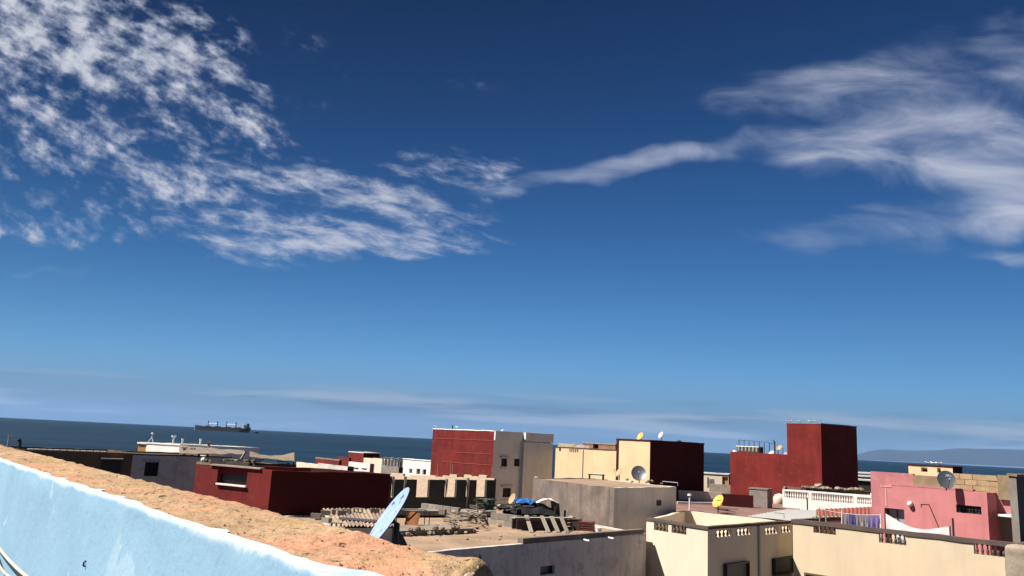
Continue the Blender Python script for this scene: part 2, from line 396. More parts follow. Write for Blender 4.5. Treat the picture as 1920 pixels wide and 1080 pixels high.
def baluster_mesh(h, r, mat):
    k = (round(h, 2), round(r, 3), mat.name)
    if k not in _bal:
        mb = MB(); prof = [(0, 1.0), (.08, 1.0), (.10, .55), (.28, .95), (.42, .98), (.62, .5), (.86, .42), (.90, 1.0), (1.0, 1.0)]
        mb.tube([V(0, 0, h*p) for p, q in prof], [r*q for p, q in prof], 8); _bal[k] = mb.mesh('baluster', mat, smooth=False)
    return _bal[k]
def window(root, p0, e, inw, h, depth, fm, pm, bars=(1, 0), name='window', fw=.05):
    """frame set back in the opening (part) with its pane (sub-part)"""
    u0, u1, z0, z1 = h; b = V(p0.x, p0.y, 0)
    def P(u, z, d): return b+e*u+inw*d+V(0, 0, z)
    f = MB(); dd = depth-.03; g = .002
    w, hh = u1-u0, z1-z0
    for (ua, ub, za, zb) in ((u0+g, u0+fw, z0+g, z1-g), (u1-fw, u1-g, z0+g, z1-g), (u0+fw, u1-fw, z0+g, z0+fw), (u0+fw, u1-fw, z1-fw, z1-g)):
        f.obox(P((ua+ub)/2, (za+zb)/2, dd), e*(ub-ua), inw*.05, V(0, 0, zb-za))
    for k in range(bars[0]):
        u = u0+w*(k+1)/(bars[0]+1); f.obox(P(u, (z0+z1)/2, dd), e*.035, inw*.04, V(0, 0, hh-2*fw))
    for k in range(bars[1]):
        z = z0+hh*(k+1)/(bars[1]+1); f.obox(P((u0+u1)/2, z, dd), e*(w-2*fw), inw*.036, V(0, 0, .03))
    fo = part(name, f, fm, root)
    q = MB().obox(P((u0+u1)/2, (z0+z1)/2, depth+.012), e*(w+.02), inw*.016, V(0, 0, hh+.02))
    part('pane', q, pm, root, parent=fo); return fo
def house(name, label, pts, ztop, zroof, wm, rm, th=.18, holes=None, cap=None, cat='house', group=None, zb=GROUND, wallname='wall'):
    """pts: counter-clockwise outline in eye coordinates. wm: one material or one per edge.
       holes: {edge: [dict(px=..|uv=.., kind='win'|'bal'|'open', ...)]}"""
    pts = [V(p[0], p[1], 0) for p in pts]; n = len(pts)
    ctr = sum(pts, V(0, 0, 0))/n
    root = thing(name, label, cat, (ctr.x, ctr.y, zb), group)
    inn = offset_poly(pts, th); wms = wm if isinstance(wm, (list, tuple)) else [wm]*n
    mats = []; 
    for m in wms:
        if m not in mats: mats.append(m)
    mb = MB(); later = []
    for i in range(n):
        p0, p1 = pts[i], pts[(i+1) % n]; e = (p1-p0).normalized(); L = (p1-p0).length; inw = V(-e.y, e.x, 0); mi = mats.index(wms[i])
        hs, hb = [], []
        for h in (holes or {}).get(i, []):
            uv = h.get('uv') or hole_uv(p0, p1, h['px'])
            uv = (max(uv[0], .05), min(uv[1], L-.05), uv[2], min(uv[3], ztop-.04)); h['_uv'] = uv; hs.append(uv)
            through = h.get('kind', 'win') in ('bal', 'open')
            reveals(mb, p0, e, inw, uv, th if through else h.get('depth', .16), mi)
            if through: hb.append(uv)
            later.append((h, p0, e, inw))
        wall_cells(mb, p0, e, inw, 0, L, zb, ztop, hs, mi)
        q0, q1 = inn[i], inn[(i+1) % n]
        a = (q0-p0).dot(e); b = (q1-p0).dot(e)
        wall_cells(mb, p0+inw*th, e, inw, a, b, zroof-.02, ztop, hb, mi, True)
        fr = steps(0, 1, .45/L)
        for ta, tb_ in zip(fr[:-1], fr[1:]):
            pa_, pb_, qa_, qb_ = p0.lerp(p1, ta), p0.lerp(p1, tb_), q0.lerp(q1, ta), q0.lerp(q1, tb_)
            mb.quad([V(w_.x, w_.y, ztop+jit(w_)) for w_ in (pa_, pb_, qb_, qa_)], mi, [(L*ta, 0), (L*tb_, 0), (L*tb_, th), (L*ta, th)])
    part(wallname, mb, mats, root)
    r = MB().quad([V(q.x, q.y, zroof) for q in inn]); part('roof', r, rm, root)
    for h, p0, e, inw in later:
        uv = h['_uv']; kind = h.get('kind', 'win')
        if kind == 'bal':
            k = h['n']; bh = uv[3]-uv[2]; r_ = h.get('r', .05); me = baluster_mesh(bh, r_, h.get('mat', wms[0])); w = uv[1]-uv[0]
            for j in range(k):
                c = V(p0.x, p0.y, 0)+e*(uv[0]+w*(j+.5)/k)+inw*(th/2); inst('baluster', me, (c.x, c.y, uv[2]), root)
        elif kind == 'win':
            window(root, p0, e, inw, uv, h.get('depth', .16), h.get('fm', frame_dark), h.get('pm', glass), h.get('bars', (1, 0)), h.get('name', 'window'))
    if cap:
        cm, ov, ct = cap[:3]; A_, B_ = offset_poly(pts, -ov), offset_poly(pts, th+ov); cb = MB()
        z0, z1 = ztop-.004, ztop+ct
        for i in (cap[3] if len(cap) > 3 else range(n)):
            j = (i+1) % n
            fr = steps(0, 1, .45/max(.5, (A_[j]-A_[i]).length))
            for ta, tb_ in zip(fr[:-1], fr[1:]):
                a0, a1, b0, b1 = A_[i].lerp(A_[j], ta), A_[i].lerp(A_[j], tb_), B_[i].lerp(B_[j], ta), B_[i].lerp(B_[j], tb_)
                def Z(q, z): return V(q.x, q.y, z+jit(q)*.8)
                cb.quad([Z(a0, z1), Z(a1, z1), Z(b1, z1), Z(b0, z1)]); cb.quad([Z(a0, z0-.03), Z(a1, z0-.03), Z(a1, z1), Z(a0, z1)])
                cb.quad([Z(b1, z0-.03), Z(b0, z0-.03), Z(b0, z1), Z(b1, z1)]); cb.quad([Z(a1, z0-.03), Z(a0, z0-.03), Z(b0, z0-.03), Z(b1, z0-.03)])
                if len(cap) > 3 and (ta == 0 or tb_ == 1):
                    (k0, k1) = (a0, b0) if ta == 0 else (a1, b1); cb.quad([Z(k0, z0-.03), Z(k1, z0-.03), Z(k1, z1), Z(k0, z1)])
        part('coping', cb, cm, root)
    root_pts[root.name] = (pts, ztop, zroof, inn)
    return root
root_pts = {}
def corner_pts(cpx, Y, left, right):
    """outline from the nearest top corner (pixel, depth) and the columns and headings of its two faces"""
    c = atY(cpx[0], cpx[1], Y); l = along(c, left[1], left[0]); r = along(c, right[1], right[0])
    return [c, r, l+r-c, l], c.z
def dish(label, base, diam, centre, az, el, mat, group=None, depth=.09, back=None, mastr=.03, arm=True, name='satellite_dish'):
    """base: foot of the mast; centre: middle of the reflector; az/el: where it looks"""
    base, centre = Vector(base), Vector(centre)
    root = thing(name, label, 'satellite dish', base, group)
    a = (azv(az)*math.cos(rad(el))+V(0, 0, math.sin(rad(el)))).normalized()
    x = a.cross(V(0, 0, 1)).normalized(); y = x.cross(a)
    R = diam/2; mb = MB(); nr, na = 6, 28; dp = depth*diam*2
    for side in (0, 1):
        for i in range(nr):
            r0, r1 = R*i/nr, R*(i+1)/nr
            for k in range(na):
                t0, t1 = 2*math.pi*k/na, 2*math.pi*(k+1)/na
                def P(r, t): return centre+(x*math.cos(t)*.94+y*math.sin(t))*r+a*(dp*((r/R)**2-1)*.5-side*.015)
                q = [P(r0, t0), P(r1, t0), P(r1, t1), P(r0, t1)]
                if side: q = q[::-1]
                mb.quad(q if i else [q[1], q[2], q[0]] if not side else [q[0], q[1], q[3]][:3], side)
    for k in range(na):
        t0, t1 = 2*math.pi*k/na, 2*math.pi*(k+1)/na
        q = [centre+(x*math.cos(t)*.94+y*math.sin(t))*R-a*s for t, s in ((t0, 0), (t0, .015), (t1, .015), (t1, 0))]
        mb.quad(q, 1)
    part('reflector', mb, [mat, back or mat], root)
    hub = centre-a*(dp*.5+.06)
    m = MB().tube([base, V(base.x, base.y, max(base.z+.05, hub.z-.05)), hub], mastr, 8)
    m.obox(hub+a*.03, x*.16*diam, y*.16*diam, a*.06); part('mast', m, darkmetal if mat is not lightg else metalgrey, root)
    if arm:
        tip = centre+a*diam*.55-y*diam*.12
        part('arm', MB().tube([centre-y*R*.96, tip], .012*max(diam, .8), 6), darkmetal, root)
        part('receiver', MB().tube([tip+a*.02, tip-a*.10*diam], [.03, .045*max(diam, .8)], 8), lightg, root)
    return root
def boulder(name, at, r, mat, label, group, flat=.65, seed=0):
    random.seed(1000+seed); mb = MB(); n, m = 6, 4; pts = []
    for j in range(m+1):
        ph = math.pi*j/m
        for i in range(n):
            th_ = 2*math.pi*i/n; k = random.uniform(.75, 1.2)
            pts.append(V(math.sin(ph)*math.cos(th_)*r*k, math.sin(ph)*math.sin(th_)*r*k, (-math.cos(ph)*r*flat*k)))
    mb.v = [Vector(at)+p+V(0, 0, r*flat*.8) for p in pts]
    for j in range(m):
        for i in range(n): mb.f.append((j*n+i, j*n+(i+1) % n, (j+1)*n+(i+1) % n, (j+1)*n+i)); mb.m.append(0); mb.uv.append(None)
    return single(name, label, 'stone', mb, mat, at, group)
def cloth(fn, nu=14, nv=8): return MB().grid(fn, nu, nv)

# ================================================================== the setting: sea, shore, hills
def watermat():
    m = bpy.data.materials.new('sea_water'); m.use_nodes = True; t = NT(m.node_tree); t.n.clear()
    pos = t.new('ShaderNodeNewGeometry').outputs['Position']
    sw = t.noise(t.mapping(pos, rot=(0, 0, rad(6)), scale=(.0011, .0075, 1)), 1.0, 6, .62, .4)
    sw2 = t.noise(t.mapping(pos, rot=(0, 0, rad(-4)), scale=(.008, .05, 1)), 1.0, 5, .6, .3)
    sw3 = t.noise(t.mapping(pos, rot=(0, 0, rad(3)), scale=(.00035, .0021, 1)), 1.0, 5, .6, .3)
    v = t.math('ADD', t.math('ADD', t.math('MULTIPLY', sw, .4), t.math('MULTIPLY', sw2, .25)), t.math('MULTIPLY', sw3, .35))
    c = t.mix(t.mapr(v, .41, .60), (.0018, .0098, .0245, 1), (.0075, .0270, .0480, 1))
    b = t.new('ShaderNodeBump', {'Strength': .5, 'Distance': .5, 'Height': t.noise(t.mapping(pos, scale=(.12, .35, 1)), 1.0, 6, .65)})
    p = t.new('ShaderNodeBsdfPrincipled', {'Base Color': c, 'Roughness': .55, 'Specular IOR Level': .10, 'Normal': b.outputs[0]})
    t.l.new(p.outputs[0], t.new('ShaderNodeOutputMaterial').inputs[0]); return m
mb = MB(); rr = [0, 300, 800, 2500, 6000, 11000, 17000]; ns = 48
for j in range(len(rr)-1):
    for k in range(ns):
        a0, a1 = 2*math.pi*k/ns, 2*math.pi*(k+1)/ns
        q = [V(math.cos(a)*r, math.sin(a)*r, -ZE) for r, a in ((rr[j], a0), (rr[j+1], a0), (rr[j+1], a1), (rr[j], a1))]
        mb.quad(q if j else [q[0], q[1], q[2]])
struct('sea', mb, watermat())
groundm = stucco('street_dust', (.085, .075, .065), .3, .2, dirt=(.05, .045, .04), dirt_amt=.6)
shore = MB(); n = 60
top, low = [], []
for i in range(n+1):
    x = -420+840*i/n; y = 205+10*noise.noise(V(x*.02, 3.3, 0))+.05*x
    top.append(V(x, y, GROUND)); low.append(V(x*1.02, y+14, -ZE-1.2))
for i in range(n):
    shore.quad([V(top[i].x, -320, GROUND), V(top[i+1].x, -320, GROUND), top[i+1], top[i]])
    shore.quad([top[i], top[i+1], low[i+1], low[i]])
struct('ground', shore, groundm)
# hills across the bay
hillm = stucco('hill_scrub', (0.022, 0.024, 0.026), .3, .0006, bump=0)
hb = MB(); nx, ny = 90, 8
def hill(u, v):
    a = rad(15+34*u); D = 39000+6000*v
    px = 960+FPX*math.tan(a)
    h = 0
    k = max(0., min(1., (u-.20)/.10)); env = k*k*(3-2*k)
    prof = 560+60*noise.noise(V(u*9, .4, 0))+35*noise.noise(V(u*30, 2., 0))
    k2 = max(0., min(1., (u-.34)/.12)); prof += 230*k2*k2*(3-2*k2)
    h = env*max(40, prof)*math.sin(math.pi*min(1, v*.95+.02))**.8
    return V(math.sin(a)*D, math.cos(a)*D, -ZE-60+h*1.06)
hb.grid(hill, nx, ny); struct('hills', hb, hillm, True)

# ================================================================== own terrace and the blue parapet wall at the camera
WT = V(-.6252, .7805, 0); WN = V(.7805, .6252, 0)      # along the wall / across it, away from the camera
WZ = -.155
def wp(s, w, z): return WT*s+WN*w+V(0, 0, z)
tb = MB(); TF = -1.45
tb.obox(wp(2.2, -2.6, (TF+GROUND)/2), WT*10.4, WN*6.1, V(0, 0, TF-GROUND))
struct('terrace', tb, cement)
wall = thing('parapet_wall', 'rough earthen-topped parapet wall with a light blue plastered face', 'wall', wp(3, .58, GROUND))
def nz(a, b, c=0.): return noise.noise(V(a, b, c))
def far_edge(s):
    e = .70+.018*nz(s*2.3, 1.7)+.010*nz(s*7., 4.)+.006*nz(s*23, 9.)
    if s < .87: e -= .10*min(1, max(0, (.87-s)/.07))
    return e
def near_edge(s):
    return .452+.006*nz(s*1.1, 4.4)+.004*nz(s*2.9, 8.1)+.004*abs(nz(s*6., 3.))+.003*nz(s*17., 6.)+.075*max(0, nz(s*4.3, 11.)-.14)+.055*max(0, nz(s*10., 15.)-.24)
def top_z(s, k):
    z = WZ+.0035*nz(s*3, k*1.2)+.006*nz(s*11, k*3.3, 2.)*(.25+.75*min(1, k*5))+.0035*nz(s*34, k*9, 5.)*min(1, k*6)
    z -= (.006*max(0, nz(s*42, k*11, 8.)-.25)+.0028*max(0, nz(s*75, k*18, 3.)))*min(1, k*6)
    z -= .028*max(0., (k-.82)/.18)**2
    if s < .77: z -= .05*min(1, (.77-s)/.1)*k
    return z
def earthmat():
    m = bpy.data.materials.new('earthen_top'); m.use_nodes = True; t = NT(m.node_tree); t.n.clear()
    pos = t.new('ShaderNodeNewGeometry').outputs['Position']
    a = t.noise(pos, 4.2, 6, .62, .5); b = t.noise(t.mapping(pos, (3.7, 1.1, 0)), 2.3, 7, .66, .8); f = t.noise(pos, 70, 5, .7)
    c = t.mix(t.mapr(a, .35, .65), (.31, .20, .115, 1), (.43, .29, .18, 1))
    c = t.mix(t.mapr(b, .49, .55, 0, .85, 'SMOOTHSTEP'), c, (.50, .245, .15, 1))
    l = t.noise(t.mapping(pos, (9.7, 4.1, 0)), 3.6, 7, .68, .6)
    c = t.mix(t.mapr(l, .55, .65, 0, .6, 'SMOOTHSTEP'), c, (.34, .245, .10, 1))
    c = t.mix(t.mapr(f, .36, .62, .32, 0), c, (.115, .072, .04, 1))
    sp = t.noise(t.mapping(pos, scale=(1, 1, 1)), 38, 2, .5)
    c = t.mix(t.mapr(sp, .65, .70, 0, .85, 'SMOOTHSTEP'), c, (.045, .03, .02, 1))
    c = t.mix(t.mapr(sp, .29, .24, 0, .6, 'SMOOTHSTEP'), c, (.38, .30, .22, 1))
    vc = t.new('ShaderNodeTexVoronoi', {'Vector': t.vmath('ADD', pos, t.vmath('MULTIPLY', t.noise(pos, 8., 4, .6, 0., 1), (.16, .16, .16))), 'Scale': 6.5}, feature='DISTANCE_TO_EDGE').outputs['Distance']
    c = t.mix(t.math('MULTIPLY', t.mapr(vc, .014, .003, 0, .5), t.mapr(a, .42, .58)), c, (.10, .062, .035, 1))
    bm_ = t.new('ShaderNodeBump', {'Strength': .7, 'Distance': .012, 'Height': t.math('ADD', f, t.noise(pos, 22, 6, .7))})
    p = t.new('ShaderNodeBsdfPrincipled', {'Base Color': c, 'Roughness': .97, 'Specular IOR Level': .1, 'Normal': bm_.outputs[0]})
    t.l.new(p.outputs[0], t.new('ShaderNodeOutputMaterial').inputs[0]); return m
def bluemat():
    m = bpy.data.materials.new('blue_plaster'); m.use_nodes = True; t = NT(m.node_tree); t.n.clear()
    pos = t.new('ShaderNodeNewGeometry').outputs['Position']
    z = t.new('ShaderNodeSeparateXYZ', {0: pos}).outputs[2]
    a = t.noise(pos, 3.5, 6, .6, .5)
    c = t.mix(t.mapr(a, .35, .66), (.185, .315, .435, 1), (.215, .355, .465, 1))
    # paint worn along the broken top edge; its sunlit white is coloured in too
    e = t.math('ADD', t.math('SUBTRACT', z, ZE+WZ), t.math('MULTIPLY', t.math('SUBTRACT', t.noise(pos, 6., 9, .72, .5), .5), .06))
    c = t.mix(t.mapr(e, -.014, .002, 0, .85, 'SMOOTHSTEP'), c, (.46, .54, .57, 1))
    w = t.noise(t.mapping(pos, (2.2, 7.1, 3)), 2.2, 6, .65, .8)
    c = t.mix(t.mapr(w, .60, .635, 0, .6, 'SMOOTHSTEP'), c, (.31, .44, .53, 1))
    sp = t.noise(pos, 55, 2, .5)
    c = t.mix(t.mapr(sp, .71, .76, 0, .5, 'SMOOTHSTEP'), c, (.11, .17, .21, 1))
    bm_ = t.new('ShaderNodeBump', {'Strength': .35, 'Distance': .006, 'Height': t.math('ADD', t.noise(pos, 30, 6, .6), t.math('MULTIPLY', a, 2.0))})
    p = t.new('ShaderNodeBsdfPrincipled', {'Base Color': c, 'Roughness': .85, 'Specular IOR Level': .2, 'Normal': bm_.outputs[0]})
    t.l.new(p.outputs[0], t.new('ShaderNodeOutputMaterial').inputs[0]); return m
s0, s1 = .25, 7.2
def smap(u): return s0+(s1-s0)*(u**1.5)
def topf(u, v):
    s = smap(u); return wp(s, near_edge(s)+.004+(far_edge(s)-near_edge(s)-.004)*v, top_z(s, v))
core = MB().grid(topf, 620, 36)
def outf(u, v):
    s = smap(u); return wp(s, far_edge(s)+.004*nz(s*9, v*7)*v, top_z(s, 1)+(GROUND-top_z(s, 1))*v**3)
core.grid(lambda u, v: outf(u, v), 300, 14)
part('earth_core', core, earthmat(), wall, True)
def blue(u, v):
    s = smap(u); lip = near_edge(s); zt = top_z(s, 0)+.002+.002*nz(s*9, 5.5)
    face = .450+.006*nz(s*1.1, 4.4)
    # v 0..1: inner lip of the plaster, over the rounded edge and down the face
    if v < .12:
        q = v/.12; ang = q*math.pi/2; r = .006
        w0_ = lip+.007+.002*nz(s*41, 7.); w1_ = face
        return wp(s, w0_+(w1_-w0_)*math.sin(ang), zt-.002*math.sin(ang)-r*(1-math.cos(ang)))
    q = (v-.12)/.88; z = zt-.008+(TF-zt)*q**1.6; k_ = min(1, (zt-.008-z)/.035); k_ = k_*k_*(3-2*k_)
    return wp(s, face-.001*k_+.003*k_*nz(s*2.2, z*3)+.0012*k_*nz(s*9, z*9), z)
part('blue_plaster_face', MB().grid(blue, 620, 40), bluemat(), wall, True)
def hitw(x, y, w):
    d = ray(x, y); return d*(w/d.dot(WN))
hk = hitw(166, 1052, .452)
part('hook', MB().tube([hk+WN*.02, hk-WN*.006, hk-WN*.009-V(0, 0, .002), hk-WN*.009-V(0, 0, .009), hk-WN*.006-V(0, 0, .011)], .0022, 6), darkmetal, wall)
# flat stones and crumbs lying on the wall top
gr = MB(); random.seed(5)
for k in range(330):
    s = .75+4.6*random.random()**1.6; v = random.random()*.94+.03
    r = random.choice((.0010, .0014, .0019, .0026)) * random.uniform(.7, 1.2)
    if random.random() < .05: r *= 1.8
    c = topf(((s-s0)/(s1-s0))**(1/1.5), v)
    n = len(gr.v); ring = [V(math.cos(q)*r*random.uniform(.8, 1.2), math.sin(q)*r*random.uniform(.8, 1.2), 0) for q in (0, 1.05, 2.1, 3.14, 4.2, 5.2)]
    gr.v += [c+p-V(0, 0, r*.3) for p in ring]+[c+p*.6+V(0, 0, r*random.uniform(.5, 1.0)) for p in ring]
    mi = random.choice((0, 0, 1, 2))
    for i in range(6): gr.f.append((n+i, n+(i+1) % 6, n+6+(i+1) % 6, n+6+i)); gr.m.append(mi); gr.uv.append(None)
    gr.f.append(tuple(n+6+i for i in range(6))); gr.m.append(mi); gr.uv.append(None)
g = single('gravel', 'small stones and crumbs scattered on the earthen wall top', 'gravel', gr, [stone, stoned, plain('pale_pebble', (.36, .27, .185), .95)]); g['kind'] = 'stuff'
# larger crumbled lumps at the broken end of the wall
for k, (s, w, r) in enumerate(((.815, .612, .006), (.802, .60, .008), (.835, .630, .005), (.79, .58, .009))):
    boulder('plaster_lump', wp(s, w, top_z(s, .7)-.008), r, plain('pale_pebble', (.36, .27, .185), .95), 'pale crumbled plaster lump at the broken end of the parapet wall', 'crumbled lumps on the parapet wall', .7, k)
# two pale cables hanging in front of the blue face
def cable(x0, y0, x1, y1, wa, wb, r, label, bend):
    pts = []
    a = hitw(x0, y0, wa); b = hitw(x1, y1, wb)
    for i in range(-14, 25):
        q = i/10; p = a+(b-a)*q; p.z += bend*(q*q-q); pts.append(p)
    single('cable', label, 'cable', MB().tube(pts, r, 8), plain('cream_cable', (.52, .42, .30), .6, 0, .08), group='cables in front of the blue wall')
cable(0, 1030, 55, 1085, .425, .425, .0042, 'thick cream cable slanting across the blue wall face', .02)
cable(0, 1063, 18, 1082, .415, .415, .0036, 'thinner cream cable running under the thick one on the blue wall', .01)

# ================================================================== hidden low house that carries the big dish
hp = [V(-7.6, 9.6, 0), V(-2.6, 9.6, 0), V(-2.6, 15.4, 0), V(-7.6, 15.4, 0)]
house('low_house', 'low flat-roofed grey house behind the parapet wall carrying the blue dish', hp, -2.75, -2.9, greyr, roofg)
bx = atY(743, 1000, 13.4)
def bluedish():
    m = bpy.data.materials.new('blue_dish_paint'); m.use_nodes = True; t = NT(m.node_tree); t.n.clear()
    pos = t.new('ShaderNodeTexCoord').outputs['Object']
    c = t.mix(t.mapr(t.noise(pos, 3.5, 5, .6, .6), .55, .60, 0, .8), (.215, .30, .50, 1), (.36, .36, .41, 1))
    c = t.mix(t.mapr(t.noise(t.mapping(pos, (2, 5, 1)), 6.5, 4, .6), .61, .64), c, (.06, .03, .028, 1))
    p = t.new('ShaderNodeBsdfPrincipled', {'Base Color': c, 'Roughness': .5, 'Specular IOR Level': .4})
    t.l.new(p.outputs[0], t.new('ShaderNodeOutputMaterial').inputs[0]); return m
dish('big pale blue satellite dish with worn paint and rust spots', (bx.x, bx.y, -2.9), 1.14, atY(726, 970, 13.3), -107, 33, bluedish(), depth=.03, back=darkmetal, mastr=.05, arm=False)

# ================================================================== central flat-roofed house (its roof is the junk yard)
ZB = -4.18
fl = atZ(700, 1040, ZB+.05); f1 = atZ(978, 1021, ZB+.05); fr = atZ(1212, 1001, ZB+.05)
d_ = (fr-f1).normalized(); fl = f1-d_*9.5
bk_r = fr+azv(-33)*13.5; bk_l = fl+azv(-38)*13.0
cb = house('grey_house', 'wide flat-roofed grey house with a dusty roof full of junk', [fl, fr, bk_r, bk_l], ZB+.06, ZB, [greyb, greyr, greyr, greyr], roofm, .25,
           holes={0: [dict(px=(1013, 1061, 1040, 1077), depth=.2, pm=shutter, fm=frame_dark, bars=(0, 0))]})
# raised kerb along the right part of the front edge
p0, p1 = atZ(980, 1020, ZB+.06), atZ(1207, 1001, ZB+.06)
e_ = (p1-p0).normalized(); inw = V(-e_.y, e_.x, 0)
q = MB(); q.obox((p0+p1)/2+inw*.14+V(0, 0, .11), (p1-p0), inw*.3, V(0, 0, .22)); part('kerb', q, stain, cb)
for x, y in ((1091, 1011), (1137, 1007)):
    u, z = facehit(p0, p1, x, y); c = V(p0.x, p0.y, 0)+e_*u; c.z = z
    part('drain_pipe', MB().tube([c+inw*.1, c-inw*.42-V(0, 0, .03)], .045, 8), whitep, cb)
for x in (888, 897, 900):
    u, z = facehit(fl, fr, x, 1052); c = V(fl.x, fl.y, 0)+d_*u-V(-d_.y, d_.x, 0)*.03
    part('rebar', MB().tube([V(c.x, c.y, z-.3), V(c.x+.02, c.y, z+.22)], .018, 5), darkmetal, cb)
def onroof(x, y, z=ZB): return atZ(x, y, z)
# block kerb wall crossing the roof: every block is its own part
kw = thing('block_kerb', 'low grey concrete block kerb crossing the dusty roof', 'wall', onroof(880, 975))
bme = MB().box((0, 0, .145), (.58, .20, .29)).mesh('block', blockm)
bme2 = MB().box((0, 0, .145), (.58, .22, .29)).mesh('block', cement)
a, b = onroof(786, 963), onroof(985, 992)
n = int((b-a).length/.60); dd = (b-a).normalized(); ang = math.atan2(dd.y, dd.x)
random.seed(3)
for row in range(2):
    for k in range(n):
        if row == 1 and (k > n*.86 or random.random() < .06): continue
        c = a+dd*(.60*(k+.5+(.35 if row else 0)))
        inst('block', random.choice((bme, bme2)), (c.x+random.uniform(-.012, .012), c.y+random.uniform(-.012, .012), ZB+.001+row*.295), kw, ang+random.uniform(-.03, .03))
# corrugated shed on the left of that roof
ZS = -3.55
sh = thing('roof_shed', 'low block shed roofed with tan corrugated sheets on the dusty roof', 'shed', onroof(690, 985))
A0, A1, A2, A3 = atZ(628, 988, ZS), atZ(738, 989, ZS), atZ(724, 958, ZS), atZ(606, 957, ZS)
w = MB()
for p, q_ in ((A0, A1), (A1, A2), (A2, A3), (A3, A0)):
    e = (q_-p).normalized(); inn_ = V(-e.y, e.x, 0); c = (p+q_)/2+inn_*.12
    w.obox(V(c.x, c.y, (ZS+ZB)/2-.02), e*((q_-p).length-.26), inn_*.18, V(0, 0, ZS-ZB-.04))
part('wall', w, greyr, sh)
def corr(p0, p1, p2, p3, waves, amp, nv=2, over=.0):
    def fn(u, v):
        p = (p0*(1-u)+p1*u)*(1-v)+(p3*(1-u)+p2*u)*v
        return p+V(0, 0, amp*math.sin(u*waves*2*math.pi))
    return MB().grid(fn, waves*6, nv)
for k in range(4):
    u0, u1 = k/4-.01, (k+1)/4+.012
    P = lambda u, v: (A0*(1-u)+A1*u)*(1-v)+(A3*(1-u)+A2*u)*v
    lift = V(0, 0, .03+.016*(k % 2)+.04)
    o = part('roof_sheet', corr(P(u0, -.06)+lift, P(u1, -.04)+lift, P(u1, 1.02)+lift, P(u0, 1.03)+lift, 4, .03), (sheett, plain('brown_roof_sheet', (.17, .125, .09), .85, 0, .35, 3.))[k % 2], sh)
    md = o.modifiers.new('thickness', 'SOLIDIFY'); md.thickness = .012
cq = atZ(668, 975, ZS+.1)
single('dark_cloth', 'dark blue-brown cloth crumpled on the tan corrugated sheets', 'cloth', cloth(lambda u, v: cq+V(-.7+1.9*u, -.25+.5*v-.35*u, .02+.10*math.sin(math.pi*v)*(.6+.6*nz(u*6, v*3, 2.))), 14, 5), plain('dark_rag', (.045, .035, .05), .95, 0, .4), cq, solid=.012)
# hollow concrete blocks lying along the shed edges
hbm = MB()
for sx in (-1, 1): hbm.box((sx*.18, 0, .10), (.04, .20, .20))
for sy in (-1, 1): hbm.box((0, sy*.085, .10), (.32, .03, .20))
hbm.box((0, 0, .10), (.035, .14, .20)); hbme = hbm.mesh('hollow_block', blockm)
random.seed(11)
for k, (x, y, z, up) in enumerate(((592, 972, ZS+.06, 0), (610, 966, ZS+.07, 0), (627, 964, ZS+.07, 0), (649, 963, ZS+.08, 0), (672, 961, ZS+.08, 1), (703, 962, ZS+.08, 0), (612, 980, ZS-.02, 0), (631, 989, ZS+.06, 1), (600, 975, ZS-.05, 0), (639, 966, ZS+.07, 0))):
    p = atZ(x, y, z)
    o = bpy.data.objects.new('hollow_block', hbme); link(o); o.location = E2W(p)
    o.rotation_euler = (rad(90) if up else 0, 0, random.uniform(-.9, .9))
    if up: o.location.z += .10
    tag(o, 'loose hollow concrete block lying along the tan corrugated shed', 'block', 'loose hollow blocks on the shed')
# things on the junk roof
p = onroof(768, 994)
single('rusty_sheet', 'rust-orange bent metal sheet leaning in the tube frame', 'sheet', cloth(lambda u, v: p+V((u-.5)*.62+.12*v, .25*v+.06*math.sin(u*5), .02+.78*v-.05*math.cos(u*7)), 8, 5), rust, p, solid=.02)
fr_ = thing('metal_frame', 'thin dark metal tube frame standing on the dusty roof', 'frame', onroof(772, 992))
m = MB(); c = onroof(772, 992)
cs_ = [c+V(-.75, -.35, 0), c+V(.8, -.2, 0), c+V(.5, .7, 0), c+V(-.8, .5, 0)]
for k in range(4):
    m.tube([cs_[k], cs_[k]+V(.0, 0, .82)], .022, 6); m.tube([cs_[k]+V(0, 0, .82), cs_[(k+1) % 4]+V(0, 0, .82)], .022, 6)
part('legs_and_rails', m, darkmetal, fr_)
# raised slab edge with a dark front, left half of the roof
s_a, s_b = onroof(700, 1008), onroof(888, 1000)
e = (s_b-s_a).normalized(); iw = V(-e.y, e.x, 0)
single('raised_slab', 'thick broken cement slab raised above the dusty roof', 'slab', MB().obox((s_a+s_b)/2+iw*1.0+V(0, 0, .11), (s_b-s_a), iw*2.0, V(0, 0, .22)), roofg)
random.seed(20)
for k in range(22):
    c = s_a+(s_b-s_a)*random.uniform(.25, 1.03)+iw*random.uniform(-.12, .12); boulder('edge_stone', V(c.x, c.y, ZB+random.choice((0, .2))), random.uniform(.08, .17), random.choice((stoned, stoned, stone)), 'dark stone crumbled along the front edge of the cement slab', 'stones along the slab edge', .7, 500+k)
random.seed(21)
wd = [wood, woodd, woodt, stoned]
for k in range(46):
    x, y = random.uniform(838, 902), random.uniform(976, 994); y = max(y, 972+abs(x-868)*.18)
    c = onroof(x, y); az_ = random.uniform(0, 180); L = random.uniform(.3, 1.1); h = random.uniform(.02, .32)
    mb = MB().obox(V(c.x, c.y, ZB+.24+h), azv(az_)*L+V(0, 0, random.uniform(-.15, .15)*L), azv(az_+90)*random.uniform(.05, .13), V(0, 0, random.uniform(.02, .06)))
    single('scrap_wood', 'broken scrap of wood in the debris heap at the end of the cement slab', 'scrap wood', mb, random.choice(wd), group='scraps in the debris heap')
random.seed(22)
